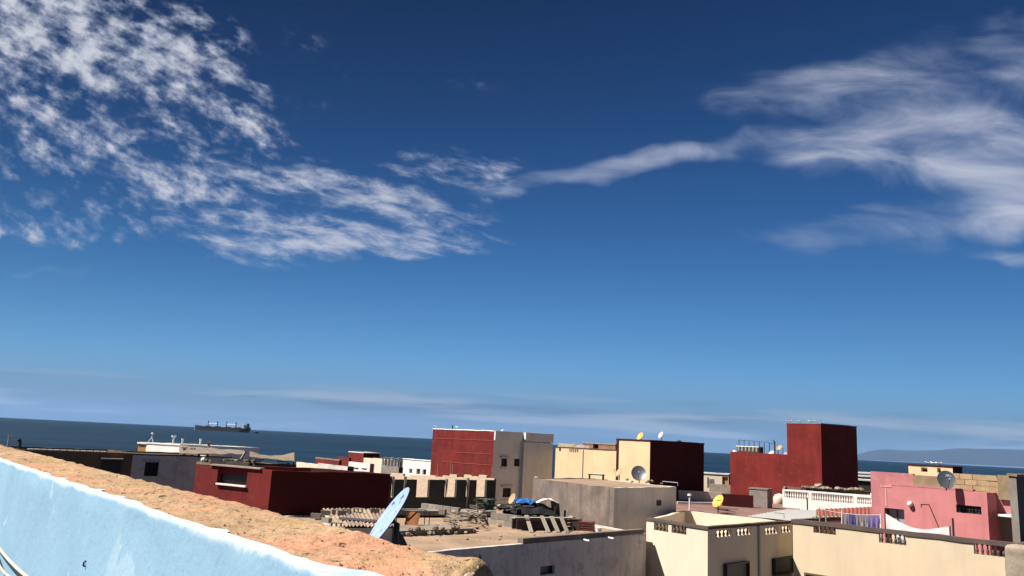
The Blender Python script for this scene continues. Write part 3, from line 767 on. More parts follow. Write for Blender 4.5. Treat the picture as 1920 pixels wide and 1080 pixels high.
for k in range(26):
    c = onroof(random.uniform(885, 985), random.uniform(964, 976)); az_ = random.gauss(75, 25); L = random.uniform(.4, 1.3)
    mb = MB().obox(V(c.x, c.y, ZB+.45+random.uniform(.0, .45)), azv(az_)*L+V(0, 0, random.uniform(-.1, .1)), azv(az_+90)*random.uniform(.06, .2), V(0, 0, random.uniform(.03, .12)))
    single('timber_scrap', 'length of old timber piled behind the block kerb', 'timber', mb, random.choice([wood, woodd, woodd, darkmetal, stoned]), group='timbers piled behind the block kerb')
c = onroof(908, 966)
gc = thing('green_crate', 'small dark green crate among the timbers behind the block kerb', 'crate', c)
m = MB()
for k in range(3): m.box((c.x, c.y-.3, ZB+.5+.16*k), (.95, .03, .10), .5)
for sx in (-.45, .45): m.box((c.x+sx, c.y-.25-sx*.5, ZB+.5), (.06, .06, 1.0), .5)
m.box((c.x, c.y, ZB+.45), (.9, .5, .9), .5); part('boards', m, green, gc)
# tarps
c = onroof(985, 972)
single('black_tarp', 'black tarpaulin heap under the blue tarp on the dusty roof', 'tarp', cloth(lambda u, v: c+V(-1.3+3.2*u, -.3+1.6*v+.9*u, .02+(.74+.25*nz(u*5, v*4, 1.))*math.sin(math.pi*min(1, v*.9+.1))*(.35+.65*math.sin(math.pi*u)**.5)), 22, 9), blackt, c, solid=.02)
c2 = onroof(984, 972)+V(-.1, .3, 0)
single('blue_tarp', 'crumpled bright blue tarpaulin lying on the junk', 'tarp', cloth(lambda u, v: c2+V(-.75+1.5*u, -.1+1.2*v+.4*u, .80+.2*math.sin(math.pi*u)*math.sin(math.pi*v)+.16*nz(u*6, v*6, 3.)), 22, 12), bluet, c2, solid=.012)
c3 = onroof(1017, 973)+V(.25, .6, 0)
single('white_sheet', 'small white sheet lying beside the blue tarp', 'sheet', cloth(lambda u, v: c3+V(-.6+1.3*u, -.2+.9*v+.4*u, .83+.2*math.sin(math.pi*u)+.07*nz(u*5, v*5, 7.)), 12, 8), whitec, c3, solid=.012)
b0 = onroof(958, 975)
dish('tan satellite dish seen side-on beside the blue tarp', (b0.x+.2, b0.y+.5, ZB), .62, V(b0.x, b0.y+.3, ZB+1.12), -120, 24, tan, mastr=.025, arm=False)
# long dark wooden box with four leaning planks
l0, l1 = onroof(973, 996), onroof(1078, 996)
e = (l1-l0).normalized(); iw = V(-e.y, e.x, 0)
bxr = thing('wooden_bench_box', 'long dark slatted wooden box standing on the dusty roof', 'box', (l0+l1)/2)
for k in range(3):
    part('slat', MB().obox((l0+l1)/2+iw*.3+V(0, 0, .12+.17*k), (l1-l0), iw*.05, V(0, 0, .13)), woodd, bxr)
part('lid', MB().obox((l0+l1)/2+iw*.66+V(0, 0, .56), (l1-l0)*1.02, iw*.42, V(0, 0, .05)), wood, bxr)
part('back', MB().obox((l0+l1)/2+iw*.82+V(0, 0, .27), (l1-l0), iw*.04, V(0, 0, .5)), woodd, bxr)
for k, (xt, xb) in enumerate(((986, 996), (1015, 1028), (1033, 1046), (1051, 1063))):
    b = onroof(xb, 998.5); t_ = atZ(xt, 974, ZB+.60); t_ = V(t_.x, (l0.y+l1.y)/2+.35+.05*k, ZB+.66)
    t_.x = atY(xt, 974, t_.y).x
    d3 = (t_-b); wv = e*random.uniform(.19, .24); nn = d3.cross(wv).normalized()
    single('leaning_plank', 'grey weathered plank leaning on the long wooden box', 'plank', MB().obox(b+d3*.5+V(0, 0, .015)-iw*.03, wv, d3, nn*.035), wood, b, 'planks leaning on the wooden box')
for x, h in ((1040, .9), (1058, .75)):
    b = onroof(x, 984); single('post', 'short dark wooden post standing behind the leaning planks', 'post', MB().obox(b+V(0, 0, h/2), V(.12, 0, 0), V(0, .12, 0), V(.03, 0, h)), woodd, b, 'posts behind the planks')
c = onroof(1099, 995)
cr = thing('red_crate', 'brown-red plastic crate with slotted sides on the dusty roof', 'crate', c)
for k in range(4): part('slat', MB().box((c.x, c.y, ZB+.06+.115*k), (.74, .52, .075), .25), plasticr, cr)
m = MB()
for sx in (-1, 1):
    for sy in (-1, 1):
        o_ = azv(rad(0))*0; ux = V(math.cos(.25), -math.sin(.25), 0); uy = V(math.sin(.25), math.cos(.25), 0)
        q_ = c+ux*sx*.36+uy*sy*.25; m.box((q_.x, q_.y, ZB+.23), (.05, .05, .46), .25)
part('corner_posts', m, plasticr, cr)
c = onroof(1080, 993)
single('dark_box', 'small dark brown box standing beside the red crate', 'box', MB().box((c.x, c.y+.2, ZB+.23), (.5, .4, .46), .3).box((c.x, c.y+.2, ZB+.48), (.54, .44, .04), .3), woodd)
for k in range(9):
    b = onroof(1060+k*7, 984-(k % 3)*2); boulder('rubble_stone', (b.x, b.y+.9, ZB), random.uniform(.14, .26), random.choice((stone, stoned)), 'pale rubble stone against the stained cement wall', 'rubble at the stained wall foot', .7, 50+k)
c = onroof(1122, 1003)
bk = thing('paint_bucket', 'white plastic bucket near the roof edge', 'bucket', c)
part('body', MB().tube([c, c+V(0, 0, .02), c+V(0, 0, .32)], [.125, .13, .15], 14), whitep, bk)
part('rim', MB().tube([c+V(0, 0, .30), c+V(0, 0, .335)], .16, 14), whitep, bk)
part('handle', MB().tube([c+V(.16*math.cos(q), 0, .30-.12*math.sin(q)) for q in [k*math.pi/8 for k in range(9)]], .006, 5), darkmetal, bk)
random.seed(66)
for k in range(34):
    x = random.uniform(760, 1190); y = random.uniform(992, 1016) if x < 985 else random.uniform(998, 1006)
    b = onroof(x, y); boulder('roof_pebble', b, random.uniform(.03, .085), random.choice((stone, stoned, stone)), 'small loose stone lying on the dusty junk roof', 'loose stones on the dusty roof', .6, 400+k)
c = onroof(936, 988); boulder('pale_stone', c, .13, plain('pale_pebble', (.36, .27, .185), .95), 'single pale stone lying before the block kerb', None, .8, 77)
c = onroof(829, 973); single('single_block', 'lone dark concrete block standing behind the debris heap', 'block', MB().box((c.x, c.y, ZB+.37), (.36, .22, .26), .4).box((c.x+.3, c.y-.05, ZB+.27), (.22, .18, .06), .9), cement)

# ================================================================== stained cement house on the junk roof's far side
lm = [atY(1152, 915, 43.3)]; ZL = lm[0].z
lml = atZ(1000, 897, ZL); lmr = atZ(1268, 912.5, ZL)
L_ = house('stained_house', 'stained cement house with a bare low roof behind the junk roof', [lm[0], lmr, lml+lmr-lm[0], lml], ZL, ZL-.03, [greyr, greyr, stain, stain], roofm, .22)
def face_part(root, p0, p1, px, name, mat, proud=.06, off=.0):
    u0, u1, z0, z1 = hole_uv(V(p0.x, p0.y, 0), V(p1.x, p1.y, 0), px); e = (p1-p0); e.z = 0; e = e.normalized(); out = V(e.y, -e.x, 0)
    return part(name, MB().obox(V(p0.x, p0.y, 0)+e*(u0+u1)/2+out*(proud/2+off+.001)+V(0, 0, (z0+z1)/2), e*(u1-u0), out*proud, V(0, 0, z1-z0)), mat, root)
face_part(L_, lm[0], lmr, (1231, 938, 1239, 948), 'vent_plate', darkcem, .04)
zr = ZL-.03
def dish_at(label, x, y, w, base_y, z, az, el, mat, group=None, **k):
    b = atZ(x, base_y, z); c = atY(x, y, b.y); diam = w*b.y/FPX*1.02
    return dish(label, (b.x+.05, b.y+.12, z), diam, V(c.x, c.y, c.z), az, el, mat, group, **k)
b = atZ(1198, 905, zr)
dish_at('round galvanised satellite dish on the stained cement house roof', 1197.5, 887, 28, 906, zr, -172, 22, galv, depth=.10, back=darkmetal)
dish_at('small tan satellite dish seen edge-on beside the galvanised round one', 1160, 885, 19, 902, zr, -112, 34, tan, depth=.07)
b = atZ(1118, 899, zr)
rb = thing('roof_bench', 'low dark table with a white board on the stained house roof', 'table', b)
part('top', MB().box((b.x, b.y, zr+.30), (1.05, .5, .05), .3), darkmetal, rb); part('board', MB().box((b.x+.05, b.y, zr+.35), (.8, .4, .04), .3), whitep, rb)
for sx in (-.45, .45):
    for sy in (-.2, .2): part('leg', MB().box((b.x+sx, b.y+sy, zr+.14), (.07, .07, .28), .3), darkmetal, rb)
for k, (x, y, r) in enumerate(((1176, 901, .14), (1217, 905, .16), (1222, 904, .12), (1212, 906, .1), (1241, 909, .12), (1006, 898, .13), (1185, 905, .1))):
    p = atZ(x, y, zr); boulder('roof_stone', p, r, (stone, stoned, plain('pale_pebble', (.36, .27, .185), .95))[k % 3], 'loose stone lying on the stained cement house roof', 'stones on the stained house roof', .7, 90+k)
# thin rail behind it
a, b = atZ(1246, 909, zr), atZ(1274, 911, zr); 
rl = thing('roof_rail', 'thin bent metal rail at the back corner of the stained house', 'rail', (a.x, a.y+.6, zr))
part('rail', MB().tube([V(a.x, a.y+.6, zr), V(a.x, a.y+.6, zr+.18), V(b.x-.12, b.y-.1, zr+.18), V(b.x-.12, b.y-.1, zr-.9+.9)], .025, 6), metalgrey, rl)

# ================================================================== cream house with balusters
c0 = atY(1327, 992, 38.0); ZC = c0.z
cr_ = atZ(1485, 979, ZC); cbk = atZ(1281, 957, ZC); cl = atZ(1212, 974, ZC)
CH = house('cream_house', 'pale cream house with baluster openings in its parapet and black shuttered windows', [c0, cr_, cbk, cl], ZC, ZC-1.05, [cream2]*4, cream2, .2,
    cap=(coping, .05, .10, (0, 3)),
    holes={0: [dict(px=(1342, 994, 1371, 1007), kind='bal', n=4, r=.075, mat=coping), dict(px=(1381, 991, 1408, 1004), kind='bal', n=4, r=.075, mat=coping),
               dict(px=(1434, 989, 1458, 1002), kind='bal', n=4, r=.075, mat=coping), dict(px=(1465, 986.5, 1483, 999), kind='bal', n=3, r=.075, mat=coping)],
           3: [dict(px=(1226, 982, 1253, 996), kind='bal', n=4, r=.075, mat=coping), dict(px=(1259, 986, 1287, 1001), kind='bal', n=4, r=.075, mat=coping)]})
for k, px in enumerate(((1356, 1054, 1399, 1100), (1447, 1044, 1485, 1076))):
    u0, u1, z0, z1 = hole_uv(V(c0.x, c0.y, 0), V(cr_.x, cr_.y, 0), px); e = (cr_-c0).normalized(); out = V(e.y, -e.x, 0)
    u1 = min(u1, (cr_-c0).length-.08)
    b_ = V(c0.x, c0.y, 0)+e*(u0+u1)/2+V(0, 0, (z0+z1)/2); w_, h_ = u1-u0, z1-z0; fm = MB()
    for su in (-1, 1): fm.obox(b_+e*su*(w_/2-.04)+out*.11, e*.08, out*.20, V(0, 0, h_))
    for sz in (-1, 1): fm.obox(b_+V(0, 0, sz*(h_/2-.04))+out*.11, e*(w_-.16), out*.20, V(0, 0, .08))
    wo = part('window', fm, frame_dark, CH); part('shutter', MB().obox(b_+out*.06, e*(w_-.17), out*.05, V(0, 0, h_-.17)), shutter, CH, parent=wo)
e = (cr_-c0).normalized(); out = V(e.y, -e.x, 0); u, z = facehit(c0, cr_, 1422, 1000)
part('down_pipe', MB().tube([V(c0.x, c0.y, 0)+e*u+out*.07+V(0, 0, zz) for zz in (ZC-.03, GROUND)], .07, 8), cream2, CH)
p = atZ(1478, 976, ZC); p2 = p+V(-.2, .1, 0)
tp = thing('tap_pipe', 'short bent white water pipe standing on the cream parapet corner', 'pipe', (p2.x, p2.y, ZC+.10))
part('pipe', MB().tube([V(p2.x, p2.y, ZC+.10), V(p2.x, p2.y, ZC+.36), V(p2.x-.5, p2.y+.1, ZC+.38)], .035, 7), lightg, tp)

# ================================================================== red-brown roof house behind the cream one
ZH = -4.0
h0, h1 = atZ(1262, 962, ZH), atZ(1500, 979, ZH); h2, h3 = atZ(1500, 947, ZH), atZ(1266, 934, ZH)
h0 = h0+V(0, .9, 0); h1 = h1+V(0, .9, 0)
HH = house('red_brown_roof_house', 'flat house with a red-brown dusty roof behind the cream house', [h0, h1, h2, h3], ZH, ZH-.02, cement, roofr, .15)
yd = dish_at('tilted yellow satellite dish standing on the red-brown roof', 1346, 939, 25, 962, ZH, -118, 32, yellow, depth=.06, mastr=.035)
b = atZ(1293, 957, ZH)
vp = thing('vent_pipe', 'white capped vent pipe standing on the red-brown roof', 'pipe', b)
part('pipe', MB().tube([b, b+V(0, 0, 1.0)], .055, 8), whitep, vp); part('cap', MB().tube([b+V(0, 0, .98), b+V(0, 0, 1.10)], [.16, .13], 10), whitep, vp)
b0, b1 = atZ(1272, 936.5, ZH), atZ(1352, 941, ZH)
single('cream_curb', 'low pale cream curb wall along the red-brown roof', 'wall', MB().obox((b0+b1)/2+V(0, 0, .38), (b1-b0), V(0, .18, 0), V(0, 0, .76)), cream2)
b0, b1 = atZ(1270, 945, ZH), atZ(1340, 947, ZH)
single('roof_beam', 'white timber beam lying across the red-brown roof', 'beam', MB().obox((b0+b1)/2+V(0, 0, .10), (b1-b0), V(0, .14, 0), V(0, 0, .16)), white)
# dark red low wall with a white notch, and the block stack
b0, b1 = atZ(1354, 948, ZH), atZ(1412, 952, ZH)
e = (b1-b0).normalized(); lw = thing('low_red_wall', 'low dark red wall with a white sill at the back of the red-brown roof', 'wall', (b0+b1)/2)
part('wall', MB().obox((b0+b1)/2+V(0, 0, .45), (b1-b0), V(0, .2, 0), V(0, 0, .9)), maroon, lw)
b2 = atY(1377, 935, b0.y-.16); part('sill', MB().obox(b2, e*.75, V(0, .10, 0), V(0, 0, .24)), white, lw)
b0 = atZ(1439, 953, ZH); bl = along(b0, -48, 1405); br = along(b0, 42, 1448)
house('block_stack', 'square grey block tank house on the red-brown roof', [b0, br, bl+br-b0, bl], ZH+1.38, ZH+1.3, brickg, cement, .12, cat='tank house', zb=ZH, cap=(cement, .05, .06))
# junk by the yellow dish
random.seed(31)
for k in range(7):
    c = atZ(random.uniform(1352, 1376), random.uniform(955, 963), ZH); az_ = random.uniform(80, 125); L = random.uniform(.5, 1.1)
    single('dark_board', 'dark board lying beside the yellow dish', 'board', MB().obox(V(c.x, c.y, ZH+.05+.04*k), azv(az_)*L+V(0, 0, random.uniform(-.1, .05)), azv(az_+90)*.14, V(0, 0, .03)), random.choice((woodd, darkmetal)), group='boards beside the yellow dish')
# corrugated pale sheet + terracotta awning, left of the pink house
zc = -3.75
q = [atZ(1402, 968, zc), atZ(1500, 978, zc), atZ(1560, 958, zc), atZ(1478, 955, zc)]
o = single('corrugated_roof', 'pale corrugated roof sheet beside the beige house', 'roof sheet', corr(q[0], q[3], q[2], q[1], 12, .035, 2), sheetw, solid=.012)
sup = MB()
zt = -3.35
q = [atZ(1534, 968, zt), atZ(1640, 968, zt), atZ(1640, 950, zt), atZ(1531, 955, zt)]
aw = thing('terracotta_awning', 'terracotta corrugated awning in front of the white balustrade house', 'awning', (sum((p.x for p in q))/4, sum((p.y for p in q))/4, -4.6))
o = part('sheet', corr(q[0], q[1], q[2], q[3], 14, .03, 2), terra, aw); md = o.modifiers.new('thickness', 'SOLIDIFY'); md.thickness = .012
part('front_beam', MB().obox((q[0]+q[1])/2-V(0, 0, .07), (q[1]-q[0]), V(0, .08, 0), V(0, 0, .08)), woodt, aw)
for p in q: part('post', MB().tube([p-V(0, 0, .03), V(p.x, p.y, GROUND)], .05, 6), woodt, aw)

# ================================================================== beige house on the right with the laundry
d0 = atY(1902, 1021, 35.0); ZD = d0.z
dl = atZ(1486, 975, ZD); d0 = dl+(d0-dl).normalized()*((d0-dl).length+.25)
dr = d0+azv(49)*7; dk = dl+azv(49)*6.4
dr = V(dr.x, dr.y, ZD)
DH = house('beige_house', 'long beige house wall with dark coping and three baluster openings', [d0, dr, dk, dl], ZD-.10, ZD-1.15, [beige]*4, roofr, .2, cap=(coping, .05, .16),
    holes={3: [dict(px=(1525, 984, 1567, 1001), kind='bal', n=5, r=.07, mat=coping), dict(px=(1648, 999, 1699, 1020), kind='bal', n=6, r=.07, mat=coping), dict(px=(1826, 1020, 1886, 1042), kind='bal', n=6, r=.065, mat=coping)]})
e = (d0-dl); e.z = 0; e = e.normalized(); out = V(e.y, -e.x, 0)
u0, u1, z0, z1 = hole_uv(V(dl.x, dl.y, 0), V(d0.x, d0.y, 0), (1511, 1077, 1560, 1110)); b_ = V(dl.x, dl.y, 0)+e*(u0+u1)/2+V(0, 0, (z0+z1)/2)
fm = MB()
for su in (-1, 1): fm.obox(b_+e*su*((u1-u0)/2-.04)+out*.09, e*.08, out*.16, V(0, 0, z1-z0))
for sz in (-1, 1): fm.obox(b_+V(0, 0, sz*((z1-z0)/2-.04))+out*.09, e*(u1-u0-.16), out*.16, V(0, 0, .08))
wo = part('window', fm, coping, DH); part('shutter', MB().obox(b_+out*.05, e*(u1-u0-.17), out*.05, V(0, 0, z1-z0-.17)), shutter, DH, parent=wo)
# washing lines behind that parapet
inw = -out; zfl = ZD-1.15
def lp(x, d):                               # point behind the parapet at column x, d metres in
    a = V(dl.x, dl.y, 0)+inw*d; b = V(d0.x, d0.y, 0)+inw*d
    u, _ = facehit(a, b, x, 985); return a+e*u
zl = ZD+.62
posts = [(1537, .9), (1549, .9), (1579, .9), (1652, .9)]
for x, d in posts:
    p = lp(x, d); single('clothes_post', 'thin pale post holding the washing line on the beige house', 'post', MB().tube([V(p.x, p.y, zfl), V(p.x, p.y, zl+.06)], .03, 6), whitep if x > 1570 else woodt, V(p.x, p.y, zfl), 'washing line posts')
pa, pb = lp(1537, .9), lp(1652, .9)
single('washing_line', 'thin line hung with purple towels above the dark coping', 'line', MB().tube([V(*(pa+(pb-pa)*k/10).xy, zl-.10*math.sin(math.pi*k/10)) for k in range(11)], .010, 5), whitec)
random.seed(41)
for k, (xa, xb, mt, lb, cat) in enumerate(((1581, 1592, greyc, 'grey-purple towel hanging next to the pale post', 'towel'), (1592, 1604, indigo, 'dark indigo towel on the washing line', 'towel'), (1605, 1616, greyc, 'grey-brown cloth between the indigo and lilac towels', 'cloth'), (1617, 1626, greyc, 'short grey shirt hanging left of the lilac towel', 'shirt'), (1627, 1638, purple, 'lilac towel with a white peg on the washing line', 'towel'), (1638, 1649, purple, 'bright purple towel at the end of the washing line', 'towel'))):
    a_, b_ = lp(xa, .9), lp(xb, .9); hh = random.uniform(.62, .85)
    fa = (a_-pa).length/(pb-pa).length; zz = zl-.10*math.sin(math.pi*min(1, fa))
    single('laundry', lb, cat, cloth(lambda u, v: V(*(a_+(b_-a_)*u).xy, zz-hh*v)+inw*(.05*math.sin(u*9+k)*v), 10, 6), mt, solid=.012, group='washing on the beige house line')
wa, wb = lp(1661, .55), lp(1779, .55)
def sheetf(u, v):
    p = wa+(wb-wa)*u; z0_ = ZD+.72+( .40-.72)*u-.62*math.sin(math.pi*min(1, u*1.02))**1.1*.62
    return V(p.x, p.y, z0_-.72*v)+inw*(.05*math.sin(u*22)*v)
single('white_bed_sheet', 'long white sheet sagging along the line in front of the pink house', 'sheet', cloth(sheetf, 30, 6), whitec, solid=.012)
pts = [V(*(wa+(wb-wa)*k/16).xy, ZD+.725-.32*k/16-.62*math.sin(math.pi*min(1, k/16*1.02))**1.1*.62) for k in range(17)]
single('sheet_line', 'sagging line carrying the long white sheet', 'line', MB().tube(pts, .010, 5), whitec)
for x, h in ((1660, 1.9), (1781, 1.6)):
    p = lp(x, .55); single('sheet_post', 'thin dark post holding the white sheet line', 'post', MB().tube([V(p.x, p.y, zfl), V(p.x, p.y, zfl+h)], .028, 6), darkmetal, V(p.x, p.y, zfl), 'white sheet line posts')
p = lp(1787, 1.0); single('iron_post', 'short dark iron post standing before the pink wall', 'post', MB().tube([V(p.x, p.y, zfl), V(p.x, p.y, ZD+.78)], .045, 6), darkmetal, V(p.x, p.y, zfl))

# ================================================================== pink house
f0 = atY(1850, 923, 40.5); ZF = f0.z
fl_ = along(f0, -36, 1650); rec = 1.15
fr1 = f0+azv(52)*rec; fr2 = fr1+azv(142)*3.2     # recess back wall runs right
bkp = fr2+azv(52)*5.0; bl_ = fl_+azv(52)*(5.0+rec)
# counter-clockwise: corner, recess, back wall right end, back, left
ptsP = [f0, fr1, fr2, bkp, bl_, fl_]
PK = house('pink_house', 'pink house with a grey metal door, wall lamp and slit grille', ptsP, ZF, ZF-.05, [pink]*6, roofm, .16,
    holes={5: [dict(px=(1660, 954, 1697, 1050), depth=.35, pm=metalgrey, fm=frame_dark, bars=(1, 2), name='door'), dict(px=(1793, 948, 1840, 963), depth=.14, pm=dark, fm=frame_dark, bars=(7, 1), name='grille')],
           1: [dict(px=(1867, 972, 1912, 1060), depth=.4, pm=metalgrey, fm=frame_dark, bars=(0, 1), name='door')]})
eR = (fr2-fr1); eR.z = 0; eR = eR.normalized(); oR = V(eR.y, -eR.x, 0)
u0, z0 = facehit(fr1, fr2, 1868, 964); part('ledge', MB().obox(V(fr1.x, fr1.y, 0)+eR*1.72+oR*.35+V(0, 0, z0), eR*3.0, oR*.7, V(0, 0, .10)), white, PK)
eP = (f0-fl_); eP.z = 0; eP = eP.normalized(); oP = V(eP.y, -eP.x, 0)
def on_pink(x, y, d): u, z = facehit(fl_, f0, x, y); return V(fl_.x, fl_.y, 0)+eP*u+oP*d+V(0, 0, z)
c = on_pink(1708, 945, .10)
lo = part('wall_lamp', MB().tube([c+V(0, 0, -.16), c+V(0, 0, -.11), c, c+V(0, 0, .11), c+V(0, 0, .15)], [.03, .11, .15, .11, .04], 12), whitep, PK, True)
part('lamp_base', MB().obox(on_pink(1708, 949, .03), eP*.12, oP*.06, V(0, 0, .14)), darkmetal, PK, parent=lo)
a = on_pink(1742, 946.5, .0)
part('bracket', MB().tube([a, a+oP*.85+V(0, 0, .02)], .028, 6).tube([a+oP*.80+V(0, 0, .02), a+oP*.80-V(0, 0, .14)], .022, 6), darkmetal, PK)
part('roof_edge', MB().obox((f0+fl_)/2-oP*.14+V(0, 0, ZF-f0.z+.04), eP*((f0-fl_).length-1.3), oP*.30, V(0, 0, .08)), pinkd, PK)
part('pale_trim', MB().obox(on_pink(1661, 912.5, .012), eP*.62, oP*.024, V(0, 0, .035)).obox(on_pink(1661.5, 932, .012), eP*.06, oP*.024, V(0, 0, .98)), plain('pale_pink', (.52, .26, .25), .8), PK)
gd = dish_at('grey metal satellite dish with pale lettering standing on the pink house', 1775, 899, 33, 920, ZF-.05, -168, 18, galv, depth=.08, back=darkmetal)
def on_dish(az_, el_, c, u, v, d):
    a = (azv(az_)*math.cos(rad(el_))+V(0, 0, math.sin(rad(el_)))).normalized(); x = a.cross(V(0, 0, 1)).normalized(); y = x.cross(a)
    return c-x*u+y*v+a*d
bb = atZ(1775, 920, ZF-.05); dc = atY(1775, 899, bb.y)
for k, gl_y in enumerate(([(.05, .11), (-.04, .09), (.04, .03), (-.05, .0)], [(-.05, 0), (0., .11), (.05, 0)], [(.05, .11), (-.04, .09), (.04, .03), (-.05, .0)])):
    part('letter', MB().tube([on_dish(-168, 18, dc, .02+.10*k+a_*.8, .17+b_, -.045) for a_, b_ in gl_y], .014, 5), whitep, gd)
bb = atZ(1346, 962, ZH); dc = atY(1346, 939, bb.y)
part('script_mark', MB().tube([on_dish(-118, 32, dc, -.2+.04*k, .04+.03*math.sin(k*1.9)+.004*k, -.03) for k in range(12)], .016, 5), darkmetal, yd)
# tall old pink wall with bare blocks behind the pink roof
w0 = atY(1632, 883.5, 46.5); w1 = along(w0, 143, 1910); w1.z = w0.z
ew = (w1-w0); ew.z = 0; Lw = ew.length; ew = ew.normalized(); ow = V(ew.y, -ew.x, 0)
BW = thing('block_wall', 'old wall of bare sandy blocks, half painted pink, behind the pink roof', 'wall', ((w0+w1)/2).xy.to_3d()+V(0, 0, GROUND))
uu = lambda x: facehit(w0, w1, x, 900)[0]
up, us_ = uu(1712), uu(1762); zt_ = w0.z
def wslab(u0, u1, z0, z1, mat, nm, t_=.22): return part(nm, MB().obox(V(w0.x, w0.y, 0)+ew*(u0+u1)/2-ow*t_/2+V(0, 0, (z0+z1)/2), ew*(u1-u0), ow*t_, V(0, 0, z1-z0)), mat, BW)
wslab(0, up, GROUND, zt_, pinkd, 'painted_wall'); wslab(up+.003, us_, GROUND, zt_-.06, sandp, 'rendered_wall', .214); zbk = ZF-.3
wslab(us_+.003, Lw, GROUND, zbk, cement, 'lower_wall', .214)
ztop_r = atY(1850, 890.5, (w0+ew*uu(1850)).y).z
rows = 4; rh = (ztop_r-zbk)/rows; random.seed(51)
bms = [MB().box((0, 0, rh*.47), (.60, .20+.02*k, rh*.93)).mesh('block', blocky) for k in range(3)]
mort = wslab(us_+.01, Lw, zbk+.003, ztop_r-.03, sandp, 'mortar', .15)
mort.location = -ow*.03
awz = math.atan2(ew.y, ew.x)
for r in range(rows):
    u = us_+.31-(r % 2)*.22
    while u < Lw-.3:
        if u > us_+.28 and not (r == rows-1 and random.random() < .25):
            c = V(w0.x, w0.y, 0)+ew*u-ow*(.11+random.uniform(-.012, .012)); inst('block', random.choice(bms), (c.x, c.y, zbk+rh*r+.004), BW, awz+random.uniform(-.015, .015))
        u += .62
pier = V(w0.x, w0.y, 0)+ew*uu(1890)+ow*.08
part('pier', MB().obox(pier+V(0, 0, (zbk+ztop_r)/2), ew*.8, ow*.30, V(0, 0, ztop_r-zbk+.06)), sandp, BW)
part('loose_board', MB().obox(V(w0.x, w0.y, 0)+ew*uu(1873)+ow*.06+V(0, 0, ztop_r-.18), ew*.10, ow*.05, V(.10, 0, -.45)), woodd, BW)
# right edge: stair head post and rough plaster pier
p = atY(1909, 950, 36.2)
sp = house('stair_head', 'dark stair head with a slim grey corner post at the picture edge', [p, p+azv(52)*1.8, p+azv(52)*1.8+azv(-38)*.3, p+azv(-38)*.3], atY(1906, 892, 36.2).z, atY(1906, 892, 36.2).z-.05, [plain('dark_interior', (.015, .015, .016), .6), darkcem, cement, cement], sandp, .08, cat='stair head', zb=zfl-1, cap=(sandp, .06, .07))  # near-black right face: the unlit interior put into the colour
p = atY(1897, 1022, 31.0)
pr = thing('plaster_pier', 'rough rounded grey-beige plaster pier beside the beige house', 'pier', (p.x+.5, p.y+.3, GROUND))
pm = MB(); n = 14
for j in range(12):
    z = p.z-.02-(j/11)**2*8 if j else p.z
for ring in [(.0, .62), (.05, .80), (.16, .90), (.4, .94), (.9, .97), (2.0, 1.0), (8.0, 1.0)]: pass
def pierf(u, v):
    prof = [(0.0, .05), (0.0, .55), (.03, .8), (.10, .93), (.25, .98), (.6, 1.0), (1.5, 1.0), (8.4, 1.0)]
    k = v*(len(prof)-1); i = min(int(k), len(prof)-2); f = k-i; dz = prof[i][0]*(1-f)+prof[i+1][0]*f; rr_ = prof[i][1]*(1-f)+prof[i+1][1]*f
    t_ = u*2*math.pi; sx = math.copysign(abs(math.cos(t_))**.45, math.cos(t_)); sy = math.copysign(abs(math.sin(t_))**.45, math.sin(t_))
    q = azv(52)*sy*.45*rr_+azv(142)*sx*.45*rr_
    return V(p.x+.46, p.y+.25, p.z-dz)+q*(1+.05*nz(t_*1.3, dz*3))+V(0, 0, .03*nz(t_*2, rr_*3))
part('body', MB().grid(pierf, 28, 21), stucco('pier_plaster', (.28, .225, .175), .3, 1.5, dirt=(.17, .135, .105), dirt_amt=.5, bump=.7), pr, True)

# ================================================================== white balustrade house with rubble on its roof
g0 = atY(1646, 930, 61.0); ZG = g0.z; gl = along(g0, -53, 1467)
gb = azv(20)*6.5
GH = house('white_house', 'white house with a long row of parapet balusters below the red tower', [g0, g0+gb, gl+gb, gl], ZG, ZG-.95, [white, roofr, roofr, white], roofr, .16,
    holes={3: [dict(px=(1471, 922, 1516, 935), kind='bal', n=10, r=.07, mat=white), dict(px=(1522, 927, 1600, 942), kind='bal', n=17, r=.07, mat=white), dict(px=(1607, 933, 1640, 946), kind='bal', n=8, r=.07, mat=white)]})
rh_ = ZG-.02
rr0, rr1 = atZ(1510, 916.5, ZG+.12), atZ(1642, 922, ZG+.12)
part('rubble_ledge', MB().obox(((rr0+rr1)/2)+V(0, .5, -.12), (rr1-rr0), V(0, 1.1, 0), V(0, 0, .22)), darkcem, GH)
random.seed(61)
for k in range(40):
    u = random.random(); q = rr0+(rr1-rr0)*u+V(random.uniform(-.1, .1), random.uniform(.1, .95), -.01)
    r = random.uniform(.13, .26)
    if k == 0: q = atZ(1539, 917, ZG+.11)+V(0, .4, 0); r = .42
    boulder('rubble_stone', q, r, random.choice((stone, stone, stoned)), 'tan rubble stone piled on the white house ledge below the red tower' if k else 'largest tan boulder in the rubble on the white house ledge', 'rubble on the white house ledge', .6, 200+k)
b = atZ(1518, 962, ZH); b.y += .4
single('black_pipe', 'thin black vent pipe standing before the white balustrade wall', 'pipe', MB().tube([V(b.x, b.y, GROUND), V(b.x, b.y, atY(1518, 937, b.y).z), V(b.x-.05, b.y, atY(1518, 935, b.y).z)], [.05, .05, .09], 7), darkmetal)
c = atY(1466, 936, 69.5)
tk = thing('cream_water_tank', 'rounded cream water tank beside the white balustrade house', 'tank', (c.x, c.y+.6, ZH-.6))
part('body', MB().tube([V(c.x, c.y+.6, z) for z in (ZH-.6, ZH+.3, c.z+.1, c.z+.32, c.z+.42)], [.52, .52, .5, .36, .08], 20), cream2, tk, True)

